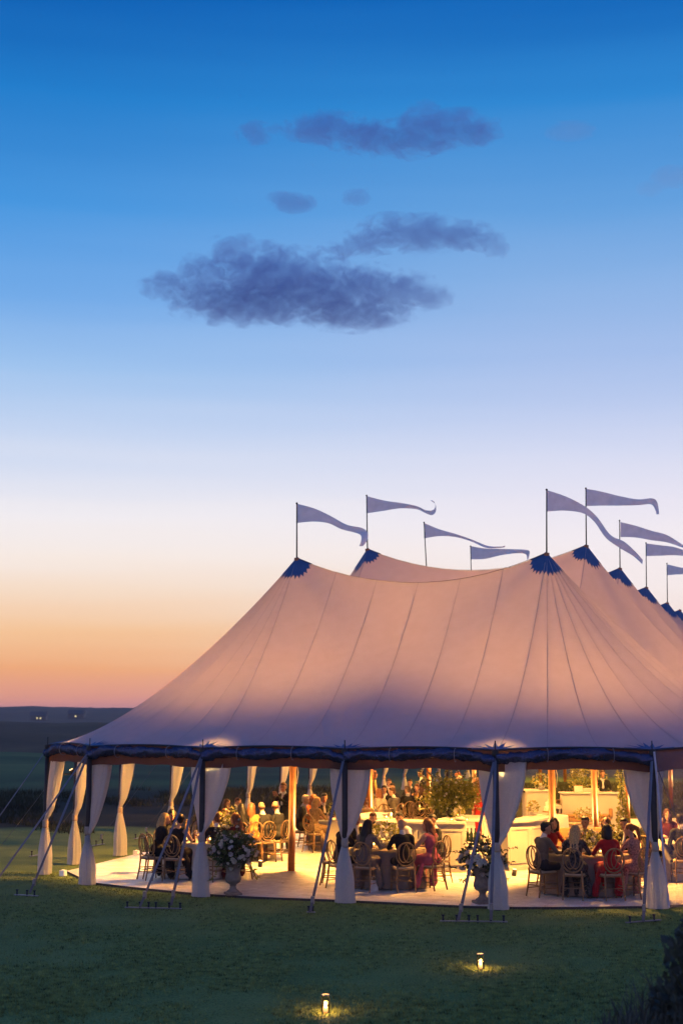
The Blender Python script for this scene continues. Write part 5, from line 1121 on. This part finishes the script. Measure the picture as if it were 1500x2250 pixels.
# big arrangement on the back bar
fb = thing('flower_arrangement', T(0, 3.0, FZ+1.07), 0, 'huge yellow green arrangement of branches towering over the bar', 'flowers')
MB().lathe([(.10, 0), (.14, .05), (.16, .16), (.11, .26), (.12, .30)], 20).build('vase', m_bottle, fb, True)
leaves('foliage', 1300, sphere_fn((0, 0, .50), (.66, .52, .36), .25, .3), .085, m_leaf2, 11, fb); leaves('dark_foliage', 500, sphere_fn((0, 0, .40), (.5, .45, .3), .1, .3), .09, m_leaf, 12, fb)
blooms(fb, 60, sphere_fn((0, -.05, .55), (.80, .62, .45), .6), .06, 'wwy', 13)
sprigs('branch', [((0, 0, .3), (x, y, z), 0) for x, y, z in [(-.2, 0, 1.28), (.22, 0, 1.36), (-.55, 0, 1.05), (-.8, 0, .8), (.6, .0, 1.02), (.85, 0, .75), (-.9, -.1, .45), (.9, -.1, .42), (0, .1, 1.1), (.4, .1, 1.15), (-.4, -.2, 1.0), (-.75, -.2, .2), (.7, -.2, .2)] + [(.85*math.cos(q_), .4*math.sin(q_*3), .55+.5*abs(math.sin(q_*2.3))) for q_ in range(12)]], fb, m_leaf2, 14, .07, 60, (11, 'w', .045))
def mound(p, r3, label, kinds, nb, nl, seed, vase=True, lm=m_leaf2, size=.09):
    o = thing('flower_arrangement', p, 0, label, 'flowers')
    if vase: MB().lathe([(.06, 0), (.10, .03), (.11, .09), (.08, .11)], 16).build('bowl', m_bar, o, True)
    blooms(o, nb, sphere_fn((0, 0, .10+r3[2]*.8), r3, .7, .3), size, kinds, seed); leaves('foliage', nl, sphere_fn((0, 0, .10+r3[2]*.8), tuple(x*1.05 for x in r3), .3, .3), .06, lm, seed+50, o); return o
mound(TAB['E'][0] + Vector((-.08, -.1, .768)), (.34, .3, .22), 'pale green and white flower mound on the middle table', 'wwy', 34, 420, 21)
mound(TAB['F'][0] + Vector((-.02, .1, .768)), (.40, .3, .20), 'low white rose mound on the taupe table', 'w', 34, 260, 22)
mound(TAB['F'][0] + Vector((.52, .25, .768)), (.16, .14, .24), 'yellow green sprig vase on the taupe table', 'y', 10, 200, 23)
mound(TAB['A'][0] + Vector((.30, .1, .768)), (.42, .3, .26), 'bright white flower mound on the corner table', 'wwy', 40, 360, 24)
mound(TAB['B'][0] + Vector((-.1, 0, .768)), (.34, .3, .22), 'white flower mound on the table by the clapping man', 'ww', 26, 240, 25)
mound(TAB['C'][0] + Vector((-.1, -.1, .768)), (.26, .24, .2), 'small flower mound on the table of the white haired man', 'wy', 20, 220, 26)
mound(TAB['D'][0] + Vector((-.05, -.3, .768)), (.36, .3, .22), 'pale yellow flower mound on the table beyond the bar', 'wy', 30, 240, 27)
mound(Vector((7.1, 42.0, FZ+.432)), (.42, .2, .16), 'white flower mound on the low coffee table', 'w', 30, 240, 28)
mound(Vector((5.62, 39.95, FZ+.772)) + Vector((-.33, .08, 0)), (.15, .14, .16), 'cream flowers beside the wedding cake', 'wy', 18, 90, 29)
mound(Vector((6.3, 45.7, FZ+1.182)), (.32, .26, .22), 'yellow white flowers on top of the white piano', 'wy', 30, 160, 30)
mound(T(2.0*math.cos(R(-71)), 3.0+2.0*math.sin(R(-71)), FZ+1.107), (.13, .1, .1), 'small cream flowers at the end of the bar front', 'wy', 12, 60, 31)
fl = mound(b2.location + Vector((.05, 1.2, 1.0)), (.62, .45, .50), 'leafy yellow green arrangement behind the bartender bar', 'yw', 50, 1500, 32, vase=False, size=.07)
MB().lathe([(.2, -1.0), (.2, -.9), (.06, -.85), (.06, 0), (.16, .05), (.18, .2)], 16).build('stand', m_pole_dark, fl, True)
# flower garland climbing the third pole of the right row
g3 = T(ROW/2, 2*BAY, FZ); gp = thing('flower_garland', g3 + Vector((-.16, -.12, 0)), 0, 'white flower garland climbing a wooden pole in the lounge', 'flowers')
def gfn(r_):
    z = r_.uniform(.05, 2.7); a = r_.uniform(0, 6.28); q = .12*(1+.4*math.sin(z*4))*r_.uniform(.4, 1); return (q*math.cos(a), q*math.sin(a), z), (math.cos(a), math.sin(a), .2)
MB().tube([(.02*math.sin(z*3), .02*math.cos(z*3), z) for z in [k*.15 for k in range(19)]], .014, 6).build('stem', m_stem, gp); leaves('foliage', 700, gfn, .09, m_leaf2, 41, gp); blooms(gp, 70, gfn, .085, 'wwy', 42)
# ------------------------------------------------------------------ dark shrubs on the near dune
def leaves_thin(*a): return leaves(*a)
def shrub(p, r3, n, label, seed, size=.10):
    o = thing('shrub', p, 0, label, 'shrub', 'dark shrubs on the near dune'); r_ = random.Random(seed)
    for k in range(26):
        a = r_.uniform(0, 6.28); q = r_.uniform(.2, 1.1); e = Vector((r3[0]*q*math.cos(a), r3[1]*q*math.sin(a), r3[2]*r_.uniform(1.0, 1.8))); MB().tube([(0, 0, -.1), e*.5 + Vector((0, 0, .1)), e], [.02, .012, .004], 5).build('stem', m_stem, o)
    leaves('foliage', n, sphere_fn((0, 0, r3[2]*.95), r3, .05, .9), size, mat('dune_leaf', (.045, .06, .045), .7, var=.5, scale=3), seed, o); return o
def gz1(x, y): return float(ground_z(np.array([x]), np.array([y]))[0])
for i, (x, y, r3, n, lab) in enumerate([(2.60, 10.8, (.22, .4, .46), 620, 'tallest dark shrub on the near slope'), (2.56, 11.4, (.15, .3, .18), 160, 'mid height dark shrub in front of the clear sidewall'), (2.45, 9.9, (.2, .3, .12), 120, 'broad dark shrub on the near slope'), (1.40, 12.4, (.12, .12, .12), 150, 'tiny lone dark bush on the lawn edge')]):
    shrub(Vector((x, y, gz1(x, y)-.02)), r3, n, lab, 70+i, .075)
# wispy dune grass on the slope next to the camera
r_ = np.random.default_rng(77); n = 5000; x = r_.uniform(1.1, 3.2, n); y = r_.uniform(8.5, 13.2, n); k = (r_.random(n) < np.clip((x-.9-.25*(y-10))/1.6, 0, 1)); x, y = x[k], y[k]; n = len(x); z = ground_z(x, y)-.02
h = r_.uniform(.10, .34, n)*(.6+.6*np.clip((x-1.4), 0, 1.2)); a = r_.uniform(0, 6.28, n); le = h*r_.uniform(.1, .8, n); la = r_.uniform(0, 6.28, n); V = []; wd_ = .005
P = np.empty((n, 5, 3)); c_, s_ = np.cos(a)*wd_, np.sin(a)*wd_
P[:, 0] = np.stack([x-c_, y-s_, z], -1); P[:, 1] = np.stack([x+c_, y+s_, z], -1); mx_, my_ = x+le*.35*np.cos(la), y+le*.35*np.sin(la)
P[:, 2] = np.stack([mx_+c_*.8, my_+s_*.8, z+h*.6], -1); P[:, 3] = np.stack([mx_-c_*.8, my_-s_*.8, z+h*.6], -1); P[:, 4] = np.stack([x+le*np.cos(la), y+le*np.sin(la), z+h], -1)
i5 = np.arange(n)*5; fc = np.stack([i5, i5+1, i5+2, i5+3], -1).tolist() + np.stack([i5+3, i5+2, i5+4], -1).tolist()
dg_ = bpy.data.meshes.new('dune_grass'); dg_.from_pydata(P.reshape(-1, 3).tolist(), [], fc); dg_.materials.append(mat('dune_grass_blade', (.06, .065, .05), .7, var=.4, scale=2)); tag(link(bpy.data.objects.new('dune_grass', dg_)), 'dark wispy long grass on the near slope', 'grass', kind='stuff')
# ------------------------------------------------------------------ dusk haze
hz = MB().box((-2900, -80, -14), (2900, 2450, 24)).mesh('haze'); hm_ = bpy.data.materials.new('dusk_air'); hm_.use_nodes = True; t = hm_.node_tree; t.nodes.clear()
o = t.nodes.new('ShaderNodeOutputMaterial'); pv = t.nodes.new('ShaderNodeVolumePrincipled'); pv.inputs['Color'].default_value = (.80, .74, .86, 1); pv.inputs['Density'].default_value = .00024; pv.inputs['Anisotropy'].default_value = .5
t.links.new(pv.outputs[0], o.inputs['Volume']); hz.materials.append(hm_); tag(link(bpy.data.objects.new('haze', hz)), 'thin dusk haze lying over the fields', 'haze', kind='stuff')
